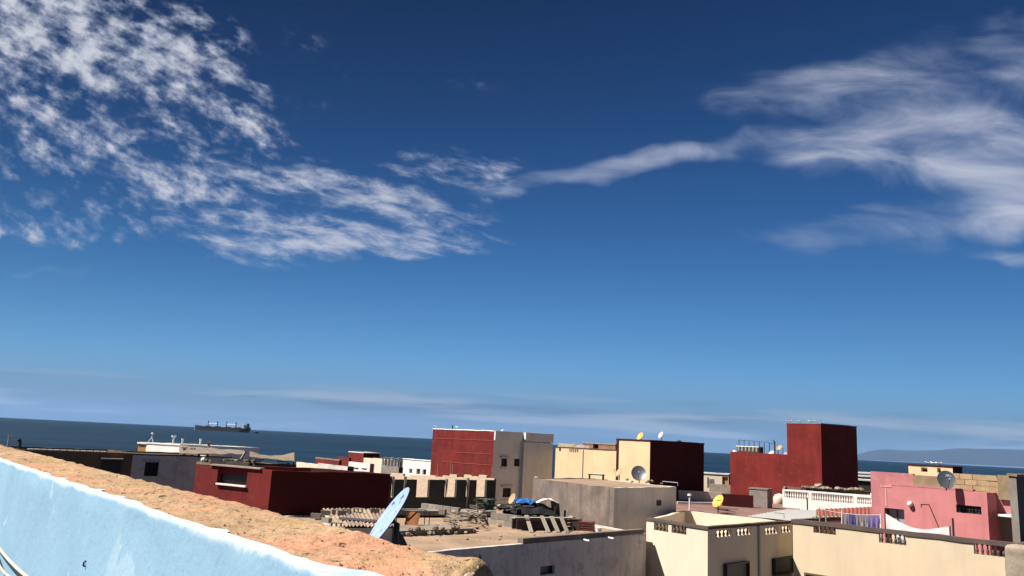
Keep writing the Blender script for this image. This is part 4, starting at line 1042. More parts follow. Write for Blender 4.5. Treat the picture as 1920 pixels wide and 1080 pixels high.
# ================================================================== red tower house
tw, ZT = corner_pts((1539, 794), 78, (1475, -36), (1606, 54))
RT = house('red_tower', 'tall plain red stair tower rising above the red house', tw, ZT, ZT-.1, [red]*4, roofg, .2, cat='tower', cap=(cement, .03, .05))
t0 = tw[3]; r1 = tw[0]+azv(-36)*.0
zr_ = atY(1475, 852, t0.y).z
lowl = along(t0, -36, 1369); lb = azv(54)*6.5
o0 = t0+azv(-36)*.003
RH = house('red_house', 'red house block with rooftop clutter joined to the red tower', [o0, o0+lb, lowl+lb, lowl], zr_, zr_-.3, [red]*4, roofg, .2, cat='house')
zr2 = zr_
def oy(x, y, Y): return atY(x, y, Y)
def onl(x):                                 # point on the low red house's front parapet line, moved in
    u, _ = facehit(lowl, o0, x, 850); e = (o0-lowl); e.z = 0; e = e.normalized(); return V(lowl.x, lowl.y, 0)+e*u+V(-e.y, e.x, 0)*.6
# pergola frame over a hutch
fr_ = thing('roof_pergola', 'thin metal pergola frame on the red house roof', 'pergola', onl(1398)+V(0, 0, zr_-.3))
m = MB(); cols = [onl(x) for x in (1379, 1398, 1417, 1436)]
for k, q in enumerate(cols):
    h = .0; zt = atY(1379+19*k, 824.5+1.6*k+(2 if k == 3 else 0), q.y).z
    part('post', MB().tube([V(q.x, q.y, zr_-.3), V(q.x, q.y, zt)], .035, 6), darkmetal, fr_)
    q2 = q+V(.9, 1.2, 0); part('post', MB().tube([V(q2.x, q2.y, zr_-.3), V(q2.x, q2.y, zt)], .03, 6), darkmetal, fr_)
    m.tube([V(q.x, q.y, zt), V(q2.x, q2.y, zt)], .025, 6)
    if k < 3:
        qn = cols[k+1]; ztn = atY(1379+19*(k+1), 824.5+1.6*(k+1), qn.y).z; m.tube([V(q.x, q.y, zt), V(qn.x, qn.y, ztn)], .025, 6)
part('rails', m, darkmetal, fr_)
a_, b_ = onl(1380), onl(1421)
ht = thing('roof_hutch', 'long dark hutch with a white top under the pergola', 'hutch', (a_+b_)/2+V(0, 0, zr_-.3))
za = atY(1400, 838, a_.y).z; e = (b_-a_).normalized()
part('body', MB().obox((a_+b_)/2+V(.1, .5, 0)+V(0, 0, (za+zr_-.3)/2), (b_-a_), V(-e.y, e.x, 0)*.8, V(0, 0, za-zr_+.3)), woodd, ht)
part('top', MB().obox((a_+b_)/2+V(.1, .5, 0)+V(0, 0, za+.04), (b_-a_)*1.05, V(-e.y, e.x, 0)*.9, V(0, 0, .07)), white, ht)
for k in range(6): part('board', MB().obox(a_+(b_-a_)*(k+.5)/6+V(.1, .5, 0)-V(-e.y, e.x, 0)*.42+V(0, 0, (za+zr_)/2+.06), e*.18, V(-e.y, e.x, 0)*.03, V(0, 0, (za-zr_)*.75)), wood, ht)
q = onl(1446); zt = atY(1446, 826, q.y).z
single('chimney_pipe', 'black bent stove pipe on the red house roof', 'pipe', MB().tube([V(q.x, q.y, zr_-.3), V(q.x, q.y, zt-.1), V(q.x-.15, q.y, zt)], .075, 8), darkmetal)
q = onl(1452); zt = atY(1452, 834, q.y).z
single('vent_pipe', 'shorter dark vent pipe beside the bent stove pipe', 'pipe', MB().tube([V(q.x, q.y, zr_-.3), V(q.x, q.y, zt-.08), V(q.x, q.y, zt)], [.05, .05, .08], 8), darkmetal)
q = onl(1460.5); c = atY(1461, 839, q.y)
dish('small orange satellite dish on the red house roof', (q.x+.1, q.y+.15, zr_-.3), .62, V(c.x, c.y, c.z), -125, 32, orange, mastr=.03)
q = onl(1440); boulder('white_sack', V(q.x, q.y, zr_-.3), .42, whitec, 'white rounded sack on the red house parapet', None, .75, 301)
q = onl(1469.5); boulder('lilac_bundle', V(q.x, q.y, zr_-.3), .38, plain('lilac_cloth', (.34, .28, .42), .9), 'lilac cloth bundle tucked against the red tower', None, .8, 302)
q = onl(1372); boulder('pale_sack', V(q.x, q.y, zr_-.3), .34, whitec, 'pale sack at the outer corner of the red house roof', None, .8, 303)

# ================================================================== cream and maroon tower house
jp, ZJ = corner_pts((1219, 827), 66, (1156, -38), (1320, 52))
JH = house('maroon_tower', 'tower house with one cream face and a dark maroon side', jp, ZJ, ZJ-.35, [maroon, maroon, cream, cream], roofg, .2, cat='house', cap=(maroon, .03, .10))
e = (jp[0]-jp[3]); e.z = 0; e = e.normalized(); out = V(e.y, -e.x, 0)
part('painted_band', MB().obox(V(jp[3].x, jp[3].y, 0)+e*.16+out*.004+V(0, 0, (ZJ+GROUND)/2), e*.30, out*.012, V(0, 0, ZJ-GROUND)), maroon, JH)
for (lb_, x, y, dm, az_, el_, mt) in (('yellow satellite dish on top of the cream and maroon tower', 1200, 817.5, .74, -118, 30, yellow), ('pale grey satellite dish on a thin mast on the maroon tower', 1238.5, 815.5, .62, -112, 28, lightg)):
    Yd = jp[3].y+.4 if x < 1215 else jp[0].y+1.6
    c = atY(x, y, Yd); dish(lb_, (c.x+.12, c.y+.12, ZJ-.35), dm, V(c.x, c.y, c.z), az_, el_, mt, mastr=.028)
c = atY(1273, 828, jp[0].y+2.6); single('roof_tank', 'small dark water tank at the maroon tower edge', 'tank', MB().tube([V(c.x, c.y, ZJ-.35), V(c.x, c.y, c.z+.05), V(c.x, c.y, c.z+.12)], [.20, .20, .12], 10), darkmetal)
# ================================================================== long cream house left of it
kc = atY(1157, 844.5, 72); ZK = kc.z; kl = along(kc, -40, 1042); kb = azv(50)*7
KH = house('long_cream_house', 'long cream house with a slotted parapet vent between the grey and maroon towers', [kc, kc+kb, kl+kb, kl], ZK, ZK-.3, cream, roofr, .2, cap=(coping, .03, .06),
    holes={3: [dict(px=(1067, 842, 1086, 848), kind='open'), dict(px=(1048, 840.5, 1052, 846), kind='open')]})
e = (kc-kl); e.z = 0; e = e.normalized(); out = V(e.y, -e.x, 0)
for k in range(5):
    u, z = facehit(kl, kc, 1068.5+k*4, 845); part('slot_bar', MB().obox(V(kl.x, kl.y, 0)+e*u-out*.1+V(0, 0, z), e*.09, out*.16, V(0, 0, .4)), cream, KH)
u, z = facehit(kl, kc, 1093, 870); part('corner_strip', MB().obox(V(kl.x, kl.y, 0)+e*u+out*.02+V(0, 0, (ZK-.1+GROUND)/2), e*.07, out*.05, V(0, 0, ZK-.1-GROUND)), cement, KH)
c = atY(1140, 838, kc.y+1.5)
q = atY(1124, 838, 77.0); rp, zrp = corner_pts((1154, 833.5), 79, (1093, -38), (1158, 52))
PH = house('brick_penthouse', 'small bare brick roof room with a dark doorway on the long cream house', rp, zrp, zrp-.05, [darkcem, darkcem, stucco('bare_brick', (.25, .14, .085), .3, 1.2), stucco('bare_brick', (.25, .14, .085))], sandp, .15, cat='roof room', zb=ZK-.3, cap=(stone, .05, .06),
     holes={3: [dict(px=(1112, 832, 1122, 841), depth=.3, pm=dark, fm=frame_dark, bars=(0, 0), name='doorway')]})
lx = atY(1062, 834, kl.y-1.0)
single('rubble_heap', 'low pale rubble heap along the long cream house roof', 'rubble', MB().grid(lambda u, v: V(lx.x-.7+2.9*u, lx.y+1.6-1.4*u+.9*v, ZK-.3+(.62+.2*nz(u*9, v*5))*math.sin(math.pi*min(1, max(0, v)))), 18, 6), stone, solid=0)

# ================================================================== red and grey house with gulls
mp, ZM = corner_pts((927, 808), 78, (812, -42), (1033, 56))
MH = house('red_sided_house', 'tall house with one rough red side and a shaded grey front', mp, ZM, ZM-.5, [offwhite, offwhite, red2, red2], roofg, .22,
    holes={0: [dict(px=(940, 859.5, 951, 874.5), depth=.22, pm=dark, bars=(1, 0)), dict(px=(964, 860, 974.5, 874.5), depth=.22, pm=dark, bars=(1, 0)), dict(px=(942.5, 915, 958, 932.5), depth=.22, pm=dark, bars=(1, 1))]}, cap=(white, .03, .05))
p0, p1 = mp[0], mp[1]; e = (p1-p0); e.z = 0; e = e.normalized(); out = V(e.y, -e.x, 0)
u1 = (p1-p0).length
for (x0, x1, y) in ((938, 954, 857.5), (940, 960, 911)):
    ua, ub = facehit(p0, p1, x0, y)[0], facehit(p0, p1, x1, y)[0]; z = facehit(p0, p1, (x0+x1)/2, y)[1]
    part('window_hood', MB().obox(V(p0.x, p0.y, 0)+e*(ua+ub)/2+out*.12+V(0, 0, z), e*(ub-ua), out*.24, V(0, 0, .16)), greyr, MH)
    part('window_sill', MB().obox(V(p0.x, p0.y, 0)+e*(ua+ub)/2+out*.06+V(0, 0, z-(.98 if y < 900 else 1.28)), e*(ub-ua)*.8, out*.12, V(0, 0, .08)), greyr, MH)
ua = facehit(p0, p1, 979, 820)[0]; zc_ = facehit(p0, p1, 1000, 829.5)[1]
part('projecting_bay', MB().obox(V(p0.x, p0.y, 0)+e*((ua+u1)/2)+out*.20+V(0, 0, (zc_+GROUND)/2), e*(u1-ua), out*.40, V(0, 0, zc_-GROUND)), offwhite, MH)
part('parapet_band', MB().obox(V(p0.x, p0.y, 0)+e*(ua-.35)/2+out*.11+V(0, 0, (ZM+zc_)/2+.03), e*(ua-.35), out*.22, V(0, 0, ZM-zc_-.05)).obox(V(p0.x, p0.y, 0)+e*(ua+.1+u1)/2+out*.24+V(0, 0, (ZM+zc_)/2+.03), e*(u1-ua-.1), out*.48, V(0, 0, ZM-zc_-.05)), offwhite, MH)
e2 = (mp[0]-mp[3]); e2.z = 0; L2 = e2.length; e2 = e2.normalized(); o2 = V(e2.y, -e2.x, 0)
for (xa, ya, xb, yb) in ((816, 822, 926, 826.5), (850, 848, 922, 852), (828, 865.5, 926, 873)):
    ha, hb_ = facehit(mp[3], mp[0], xa, ya), facehit(mp[3], mp[0], xb, yb)
    part('plaster_ridge', MB().tube([V(mp[3].x, mp[3].y, 0)+e2*(ha[0]+(hb_[0]-ha[0])*k/8)+o2*.0+V(0, 0, ha[1]+(hb_[1]-ha[1])*k/8+.04*nz(k*1.3, ya)) for k in range(9)], .035, 5), plain('pale_red_plaster', (.20, .035, .028), .9), MH)
c = atY(941, 806, mp[0].y+.8); dish('small dark satellite dish lying on the grey parapet of the red-sided house', (c.x, c.y, ZM-.5), .5, V(c.x, c.y, c.z-.1), -118, 40, metalgrey, mastr=.03, arm=False)
def gull(p, az_, label, group, k=.75):
    root = thing('gull', label, 'bird', p, group)
    f = azv(az_); bo = []
    prof = [(-.30, .30, .01), (-.18, .27, .05), (-.02, .24, .085), (.12, .25, .075), (.18, .31, .045), (.23, .36, .05), (.29, .36, .03), (.33, .345, .008)]
    pp = [p+f*a*k+V(0, 0, b*k) for a, b, r in prof]
    part('body', MB().tube(pp, [r*k for a, b, r in prof], 10), plain('gull_white', (.82, .82, .82), .8), root, True)
    r = f.cross(V(0, 0, 1))
    for s_ in (-1, 1):
        part('wing', MB().tube([p+f*.12*k+r*s_*.07*k+V(0, 0, .27*k), p-f*.08*k+r*s_*.085*k+V(0, 0, .26*k), p-f*.36*k+r*s_*.03*k+V(0, 0, .29*k)], [.03*k, .045*k, .008*k], 6), plain('gull_grey', (.22, .23, .25), .8), root, True)
        part('leg', MB().tube([p+r*s_*.03*k, p+r*s_*.03*k+V(0, 0, .19*k)], .012*k, 5), plain('gull_leg', (.5, .35, .08), .7), root)
def on_top(pts, i, x, z, ins=.1):
    a_, b_ = pts[i], pts[(i+1) % len(pts)]; u, _ = facehit(a_, b_, x, 800); e = (b_-a_); e.z = 0; e = e.normalized()
    return V(a_.x, a_.y, 0)+e*u+V(-e.y, e.x, 0)*ins+V(0, 0, z)
gull(on_top(mp, 3, 816, ZM+.05), -100, 'white gull perched at the outer corner of the red-sided house', 'gulls on the red-sided house')
gull(on_top(mp, 3, 856, ZM+.05), -60, 'white gull standing midway along the red-sided house roof edge', 'gulls on the red-sided house')
for x, a_, lb in ((1481, 60, 'grey gull perched at the outer corner of the red tower'), (1499, -90, 'white gull perched in the middle of the red tower edge'), (1518, -70, 'white gull in the pair on the red tower'), (1524, 80, 'second gull of the close pair on the red tower')):
    gull(on_top(tw, 3, x, ZT+.05), a_, lb, 'gulls on the red tower', .65)
bp = on_top(mp, 3, 847, ZM+.05); single('roof_stub', 'short dark pipe stub between the gulls on the red-sided house', 'pipe', MB().tube([bp, bp+V(0, 0, .3), bp+V(0, 0, .36)], [.06, .06, .09], 6), darkmetal)
for x in (1478, 1497, 1516, 1536):
    bp = on_top(tw, 3, x, ZT+.05, .3); single('rebar_rod', 'thin starter bar sticking up from the red tower roof', 'rod', MB().tube([bp, bp+V(.02, 0, .5)], .014, 5), rust, group='starter bars on the red tower')

# ================================================================== lit brick wall and the dark unfinished storey before it
bw0 = atY(927, 894, 57.0); bw1 = atY(722, 889.5, 66.0)
e = (bw0-bw1); e.z = 0; Lb = e.length; e = e.normalized(); out = V(e.y, -e.x, 0)
bq = thing('brick_wall', 'sunlit rough brick wall below the red-sided house', 'wall', ((bw0+bw1)/2).xy.to_3d()+V(0, 0, GROUND))
mb = MB(); nseg = 16; random.seed(71)
for k in range(nseg):
    ua, ub = Lb*k/nseg, Lb*(k+1)/nseg; z = bw1.z+(bw0.z-bw1.z)*(k+.5)/nseg+random.choice((-.1, 0, 0, .08, .1))
    P = lambda u, z_, d=0.: V(bw1.x, bw1.y, 0)+e*u-out*d+V(0, 0, z_)
    mb.quad([P(ua, GROUND), P(ub, GROUND), P(ub, z), P(ua, z)], 0, [(ua, GROUND), (ub, GROUND), (ub, z), (ua, z)])
    mb.quad([P(ua, z), P(ub, z), P(ub, z, .2), P(ua, z, .2)], 0, [(ua, 0), (ub, 0), (ub, .2), (ua, .2)])
    mb.quad([P(ub, GROUND, .2), P(ua, GROUND, .2), P(ua, z, .2), P(ub, z, .2)], 0, [(ua, GROUND), (ub, GROUND), (ub, z), (ua, z)])
    mb.quad([P(ua, z-.3), P(ua, z), P(ua, z, .2), P(ua, z-.3, .2)], 0, [(0, 0), (.2, 0), (.2, .2), (0, .2)])
part('wall', mb, brickw, bq)
for x in (815, 818, 842, 846, 877, 885, 920):
    u, z = facehit(bw1, bw0, x, 890); b_ = V(bw1.x, bw1.y, 0)+e*u-out*.1
    part('starter_bar', MB().tube([V(b_.x, b_.y, z-.2), V(b_.x, b_.y, z+random.uniform(.5, 1.1))], .018, 5), rust if x % 2 else woodt, bq)
n0 = atY(727, 899, 49.0); n1 = atZ(928, 901, n0.z); 
e = (n1-n0); e.z = 0; e = e.normalized(); out = V(e.y, -e.x, 0); th = .22
nw = thing('unfinished_storey', 'dark unfinished block storey with tall gaps before the lit brick wall', 'wall', ((n0+n1)/2).xy.to_3d()+V(0, 0, GROUND))
zs_ = facehit(n0, n1, 830, 932)[1]; Ln = (n1-n0).length
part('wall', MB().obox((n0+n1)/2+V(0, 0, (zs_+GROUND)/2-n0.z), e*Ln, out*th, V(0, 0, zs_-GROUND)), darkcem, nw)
for (xa, xb, yt) in ((728, 733, 893), (739, 756, 899), (760.5, 780, 899), (804, 833, 899.5), (855, 873, 899.5), (879, 892, 900), (911, 927, 900)):
    ua, ub = facehit(n0, n1, xa, 905)[0], facehit(n0, n1, xb, 905)[0]; z = facehit(n0, n1, (xa+xb)/2, yt)[1]
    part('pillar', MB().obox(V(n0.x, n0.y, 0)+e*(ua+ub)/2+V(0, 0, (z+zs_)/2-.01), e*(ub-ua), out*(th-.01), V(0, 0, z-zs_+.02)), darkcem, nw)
for x, yb, yt in ((735, 930, 893), (757.5, 915, 893), (835, 932, 898), (875, 951, 896)):
    u, zt = facehit(n0, n1, x, yt); _, zb_ = facehit(n0, n1, x, yb); q = V(n0.x, n0.y, 0)+e*u+out*(th/2+.03)
    part('mortar_drip', MB().tube([q+V(0, 0, zt), q+V(.03, 0, (zt+zb_)/2), q+V(0, 0, zb_)], [.11, .06, .03], 6), plain('dry_mortar', (.30, .245, .195), .95), nw)
# floor slab in front of that storey
sa, sb = atZ(728, 956, ZB+.35), atZ(930, 958, ZB+.35)
single('roof_terrace_slab', 'grey cement ledge along the foot of the unfinished storey', 'slab', MB().obox((sa+sb)/2+V(0, .3, -.12), (sb-sa), V(0, 1.3, 0), V(0, 0, .24)), cement)

# ================================================================== low red house with the wide window
o0 = atY(510, 882, 41.0); ZO = o0.z; ol = atZ(368, 870, ZO); orr = atZ(732, 888.5, ZO)
OH = house('low_red_house', 'low red house with a wide shuttered window and a side coloured dark for shade', [o0, orr, ol+orr-o0, ol], ZO, ZO-.35, [maroon, maroon, red2, red2], roofg, .2,  # maroon edges: the shade of the red right side put into colour
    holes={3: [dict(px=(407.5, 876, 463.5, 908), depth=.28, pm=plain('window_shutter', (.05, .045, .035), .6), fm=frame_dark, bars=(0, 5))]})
p0, p1 = ol, o0; e = (p1-p0); e.z = 0; e = e.normalized(); out = V(e.y, -e.x, 0)
ua, ub = facehit(p0, p1, 407, 909)[0], facehit(p0, p1, 463, 909)[0]; z = facehit(p0, p1, 435, 909.5)[1]
part('sill', MB().obox(V(p0.x, p0.y, 0)+e*(ua+ub)/2+out*.05+V(0, 0, z), e*(ub-ua), out*.12, V(0, 0, .08)), white, OH)
ua, ub = facehit(p0, p1, 396, 874)[0], facehit(p0, p1, 490, 880)[0]
part('coping', MB().obox(V(p0.x, p0.y, 0)+e*(ua+ub)/2-out*.08+V(0, 0, ZO+.04), e*(ub-ua), out*.34, V(0, 0, .07)), stucco('pale_coping', (.33, .26, .215), .2, 1.5), OH)
ua = facehit(p0, p1, 394, 872)[0]
part('rough_edge', MB().obox(V(p0.x, p0.y, 0)+e*ua/2-out*.1+V(0, 0, ZO+.06), e*ua, out*.22, V(0, 0, .12)), sandp, OH)
for k, (x, r, mt) in enumerate(((378, .14, whitep), (384, .10, darkmetal), (390, .09, stone))):
    u, _ = facehit(p0, p1, x, 868); q = V(p0.x, p0.y, 0)+e*u-out*.1+V(0, 0, ZO+.12)
    boulder('parapet_lump', q, r, mt, ('round white lump on the broken corner of the low red house', 'dark lump beside the white one on the low red house', 'small tan stone on the low red house parapet')[k], None, 1.0, 330+k)
# canvas shelter behind it
zq = ZO-.3
cs1 = [atY(445, 862, 49), atY(480, 848, 49.6), atY(520, 853, 50), atY(551, 851, 50.5)]
tt = thing('canvas_shelter', 'sagging tan canvas shelter on a roof behind the low red house', 'shelter', (atY(500, 870, 51).x, 51, GROUND))
def shel(u, v):
    xs = 468+84*u; yt = 847+8*math.sin(math.pi*u)**1.0*(.9)+2*u; yb = 857+9*u
    y = yt+(yb-yt)*v; return atY(xs, y, 53.5-3.0*v-.6*u)+V(0, 0, .05*nz(u*6, v*4))
o = part('canvas', MB().grid(shel, 22, 8), canvas, tt); o.modifiers.new('thickness', 'SOLIDIFY').thickness = .03
def shel2(u, v):
    xs = 336+122*u; yt = 836+10*u; yb = 851+1*u; y = yt+(yb-yt)*v
    return atY(xs, y, 60.5-3.2*v-3.0*u)+V(0, 0, .10*nz(u*7, v*4))
o = part('brown_canvas', MB().grid(shel2, 22, 8), canvas2, tt); o.modifiers.new('thickness', 'SOLIDIFY').thickness = .03
part('prop_pole', MB().tube([atY(452, 861, 50), atY(460, 848, 50.2)], .07, 6), woodt, tt)
q = atY(552, 851, 53); part('end_pole', MB().tube([V(q.x, q.y, GROUND), q], .05, 6), woodd, tt)
q = atY(470, 847, 53.3); part('end_pole', MB().tube([V(q.x, q.y, GROUND), q], .05, 6), woodd, tt)
hp_, zz_ = corner_pts((500, 870), 51.5, (425, -52), (556, 62))
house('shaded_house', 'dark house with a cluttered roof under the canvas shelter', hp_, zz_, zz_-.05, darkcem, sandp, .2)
random.seed(81)
for k in range(14):
    x = random.uniform(426, 545); q = atY(x, 868+random.uniform(-4, 0)+.02*(x-440), 52.5); q.z = zz_-.05
    az_ = random.uniform(0, 180); L = random.uniform(.3, 1.0)
    single('roof_scrap', 'scrap of wood lying under the tan canvas shelter', 'scrap wood', MB().obox(V(q.x, q.y, zz_+random.uniform(.0, .25)), azv(az_)*L, azv(az_+90)*.12, V(0, 0, .08)), random.choice((wood, woodd, woodt)), group='scraps under the canvas shelter')

# ================================================================== grey house on the left, white house and brown house behind
gp = atY(246, 852, 56.0); ZP = gp.z; gr_ = along(gp, 58, 434); gl_ = along(gp, -42, 236)
gl_ = gp+azv(-40)*6
GP = house('grey_lilac_house', 'shaded grey house with a barred square window and dark top edge', [gp, gr_, gr_+azv(-40)*6, gl_], ZP, ZP-.35, greyl, sandp, .2, cap=(darkcem, .03, .05),
    holes={0: [dict(px=(271, 866, 297, 893), depth=.22, pm=dark, bars=(3, 2))]})
p0, p1 = gp, gr_; e = (p1-p0); e.z = 0; e = e.normalized(); out = V(e.y, -e.x, 0)
face_part(GP, gp, gr_, (268, 863.5, 300, 866.5), 'window_hood', greyr, .15)
random.seed(91)
for k, x in enumerate((348, 364, 377, 393)):
    u, _ = facehit(p0, p1, x, 850); q = V(p0.x, p0.y, 0)+e*u-out*.6; h = (.55, .5, .45, 1.0)[k]
    single('roof_post', 'stubby wooden post standing on the grey house roof', 'post', MB().tube([V(q.x, q.y, ZP-.35), V(q.x, q.y, ZP-.35+h+.3)], .10, 6).box((q.x, q.y, ZP+h), (.3, .3, .09)), woodt, group='posts on the grey house roof')
wc = atY(338, 834.5, 64.0); ZW = wc.z; wq = along(wc, -62, 275); wr = along(wc, 74, 486)
WH = house('white_roof_house', 'bright white house with an ochre side panel behind the grey house', [wc, wr, wr+wq-wc, wq], ZW, ZW-.25, white, white, .2,
    cap=(white, .05, .06))
wl = along(wq, -66, 259); e = (wq-wl); e.z = 0; e = e.normalized(); out = V(e.y, -e.x, 0)
part('ochre_panel', MB().obox((wl+wq)/2+V(0, 0, -1.55)-out*.2, e*((wq-wl).length-.02), out*.3, V(0, 0, 2.9)), orangep, WH)
part('panel_cap', MB().obox((wl+wq)/2+V(0, 0, -.04)-out*.2, e*((wq-wl).length+.1), out*.5, V(0, 0, .12)), white, WH)
for k, (x, h, lb) in enumerate(((314, .55, 'white capped vent on the white house roof edge'), (340, .35, 'short pale chimney on the white house roof'), (374, .4, 'thin white vent farther along the white house roof'))):
    a0_, b0_ = (wq, wc) if x < 338 else (wc, wr)
    u, _ = facehit(a0_, b0_, x, 834); ew_ = (b0_-a0_); ew_.z = 0; ew_ = ew_.normalized(); q = V(a0_.x, a0_.y, 0)+ew_*u+V(-ew_.y, ew_.x, 0)*.5
    single('roof_vent', lb, 'vent', MB().tube([V(q.x, q.y, ZW-.25), V(q.x, q.y, ZW+h), V(q.x, q.y, ZW+h+.02), V(q.x, q.y, ZW+h+.14)], [.07, .07, .2 if k == 0 else .1, .2 if k == 0 else .1], 8), whitep)
q = atY(283.5, 831, 67.0)
wm_ = thing('roof_antenna', 'small white tripod antenna on the white house roof', 'antenna', V(q.x, q.y, ZW-.25))
for k in range(3):
    a_ = azv(120*k)*.42; part('leg', MB().tube([V(q.x, q.y, ZW-.25)+a_, V(q.x, q.y, ZW+.45)], .035, 5), whitep, wm_)
part('pole', MB().tube([V(q.x, q.y, ZW+.4), V(q.x, q.y, ZW+.78)], .04, 6), whitep, wm_); part('head', MB().tube([V(q.x, q.y, ZW+.68), V(q.x, q.y, ZW+.75), V(q.x, q.y, ZW+.82)], [.10, .13, .05], 8), lightg, wm_)
br0 = atY(30, 841, 47); ZR = br0.z; br1 = along(br0, 62, 250); 
BR = house('brown_house', 'shaded brown house with pale tiles along its top edge', [br0, br1, br1+azv(-38)*6, br0+azv(-38)*6], ZR-.05, ZR-.4, brown, sandp, .2)
e = (br1-br0); e.z = 0; e = e.normalized(); out = V(e.y, -e.x, 0)
tme = MB().box((0, 0, 0), (.30, .26, .06)).mesh('edge_tile', white)
for k in range(12):
    u, _ = facehit(br0, br1, 56+k*12.6, 845); q = V(br0.x, br0.y, 0)+e*u-out*.06+V(0, 0, ZR-.01); inst('edge_tile', tme, q, BR, math.atan2(e.y, e.x))
u0, u1, z0, z1 = hole_uv(V(br0.x, br0.y, 0), V(br1.x, br1.y, 0), (189, 861, 228, 886)); b_ = V(br0.x, br0.y, 0)+e*(u0+u1)/2
part('shop_opening', MB().obox(b_+out*.02+V(0, 0, (z0+z1)/2), e*(u1-u0), out*.05, V(0, 0, z1-z0)), dark, BR)
part('awning_bar', MB().obox(b_+out*.2+V(0, 0, z1+.03), e*(u1-u0)*1.06, out*.4, V(0, 0, .07)), stucco('pale_coping', (.33, .26, .215)), BR)
for k, (x, y0, lb) in enumerate(((19, 816, 'dark post standing behind the parapet wall on the brown house'), (39, 825, 'shorter dark bent pipe beside the post on the brown house'))):
    q = atY(x, y0, 47.6+.6*k); q0 = V(q.x, q.y, ZR-.4)
    single('roof_pipe', lb, 'pipe', MB().tube([q0, V(q.x, q.y, q.z-.12), V(q.x+(.0 if k == 0 else -.1), q.y, q.z)], [.08, .08, .12], 7), metalgrey if k == 0 else darkmetal)

# ================================================================== far houses between the near roofs and the shore
def far(name, label, c, Y, l, r, mats, roof, holes=None, cap=None, al=-38, ar=52):
    pts, zt = corner_pts(c, Y, (l, al), (r, ar)); return house(name, label, pts, zt, zt-.3, mats, roof, .2, holes=holes, cap=cap, group='far houses near the shore')
far('far_house', 'far red house with a side coloured dark for shade standing before the sea', (682, 849.5), 125, 654, 712, [maroon, maroon, red, red], roofg, cap=(offwhite, .05, .10))  # maroon on the far red houses paints their shaded sides
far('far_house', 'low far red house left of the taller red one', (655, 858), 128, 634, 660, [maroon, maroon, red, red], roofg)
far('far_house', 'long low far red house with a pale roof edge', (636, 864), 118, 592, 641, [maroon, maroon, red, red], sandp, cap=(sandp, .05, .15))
far('far_house', 'far cream house strip below the darkened red side', (728, 862.5), 112, 682, 748, [cream, cream, cream2, cream2], roofg)
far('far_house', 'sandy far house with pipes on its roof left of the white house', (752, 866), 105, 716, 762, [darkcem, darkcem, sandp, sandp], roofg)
far('far_house', 'far grey balcony house with pink lower wall behind the low red house', (694, 869.5), 92, 654, 702, [pinkd, pinkd, offwhite, offwhite], roofg,
    holes={3: [dict(px=(664, 877, 672, 880), depth=.3, pm=dark, bars=(0, 0)), dict(px=(678, 878, 688, 881), depth=.3, pm=dark, bars=(0, 0))]})
far('far_house', 'small pale cream far house before the long red one', (596, 871), 96, 556, 602, [greyr, greyr, cream2, cream2], roofg)
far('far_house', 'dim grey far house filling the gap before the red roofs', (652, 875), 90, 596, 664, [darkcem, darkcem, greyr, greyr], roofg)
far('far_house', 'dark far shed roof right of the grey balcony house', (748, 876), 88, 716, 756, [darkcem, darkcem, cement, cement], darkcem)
far('far_house', 'white far house with three grey doors beside the red-sided house', (812, 864.5), 100, 756, 818, white, white, cap=(white, .05, .08),
    holes={3: [dict(px=(767, 879, 773, 887), depth=.3, pm=metalgrey, bars=(0, 0), name='door'), dict(px=(780.5, 879, 788, 889), depth=.3, pm=metalgrey, bars=(0, 0), name='door'), dict(px=(792, 880, 799, 890), depth=.3, pm=dark, bars=(0, 0), name='door')]}, al=-50)
far('far_house', 'far cream house with a laundry balcony beside the red house', (1366, 890), 100, 1318, 1374, [cement, cement, cream2, cream2], roofg, cap=(offwhite, .1, .12), al=-60,
    holes={3: [dict(px=(1354, 894, 1366, 910), depth=.2, pm=orangep, bars=(0, 0), name='door'), dict(px=(1326, 895, 1329, 915), depth=.3, pm=dark, bars=(0, 0))]})
q = atY(1345, 917, 96)
pr_, zpr = corner_pts((1372, 910), 95, (1330, -62), (1378, 40))
house('balcony_wall', 'rough low wall under the laundry balcony house', pr_, zpr, zpr-.2, blockm, roofg, .2, cat='wall')
for k, x in enumerate((1331, 1336)):
    a_ = atY(x, 898, 97.5); single('hung_shirt', 'white cloth hanging on the far laundry balcony', 'laundry', cloth(lambda u, v: a_+V(-.1+.32*u-.08*v*(1-2*u), 0, -.95*v), 5, 5), whitec, group='cloths on the far balcony', solid=.02)
far('far_house', 'far white house with stacked ledges right of the red tower', (1650, 889), 112, 1596, 1660, white, roofg, cap=(white, .1, .15), al=-70)
far('far_house', 'second far white house under the stacked ledges', (1652, 895), 104, 1600, 1662, [greyr, greyr, cement, cement], roofg, cap=(white, .15, .12), al=-72)
far('far_house', 'third low far house with a white ledge above the rubble', (1655, 902.5), 96, 1602, 1664, [greyr, greyr, darkcem, darkcem], roofg, cap=(white, .15, .14), al=-74)
far('far_house', 'low far house filling the shore side left of the red house', (1330, 893), 108, 1300, 1345, [greyr]*4, roofg)
px_, zx = corner_pts((1786, 876), 62, (1703, -38), (1804, 52))
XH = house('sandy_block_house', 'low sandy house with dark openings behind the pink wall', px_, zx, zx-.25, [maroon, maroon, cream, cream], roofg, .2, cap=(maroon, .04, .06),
    holes={3: [dict(px=(1727, 876.5, 1739, 884.5), depth=.4, pm=plain('dark_red_shade', (.08, .02, .018), .8), bars=(0, 0)), dict(px=(1757, 877.5, 1764, 886), depth=.4, pm=plain('dark_red_shade', (.08, .02, .018), .8), bars=(0, 0))]})
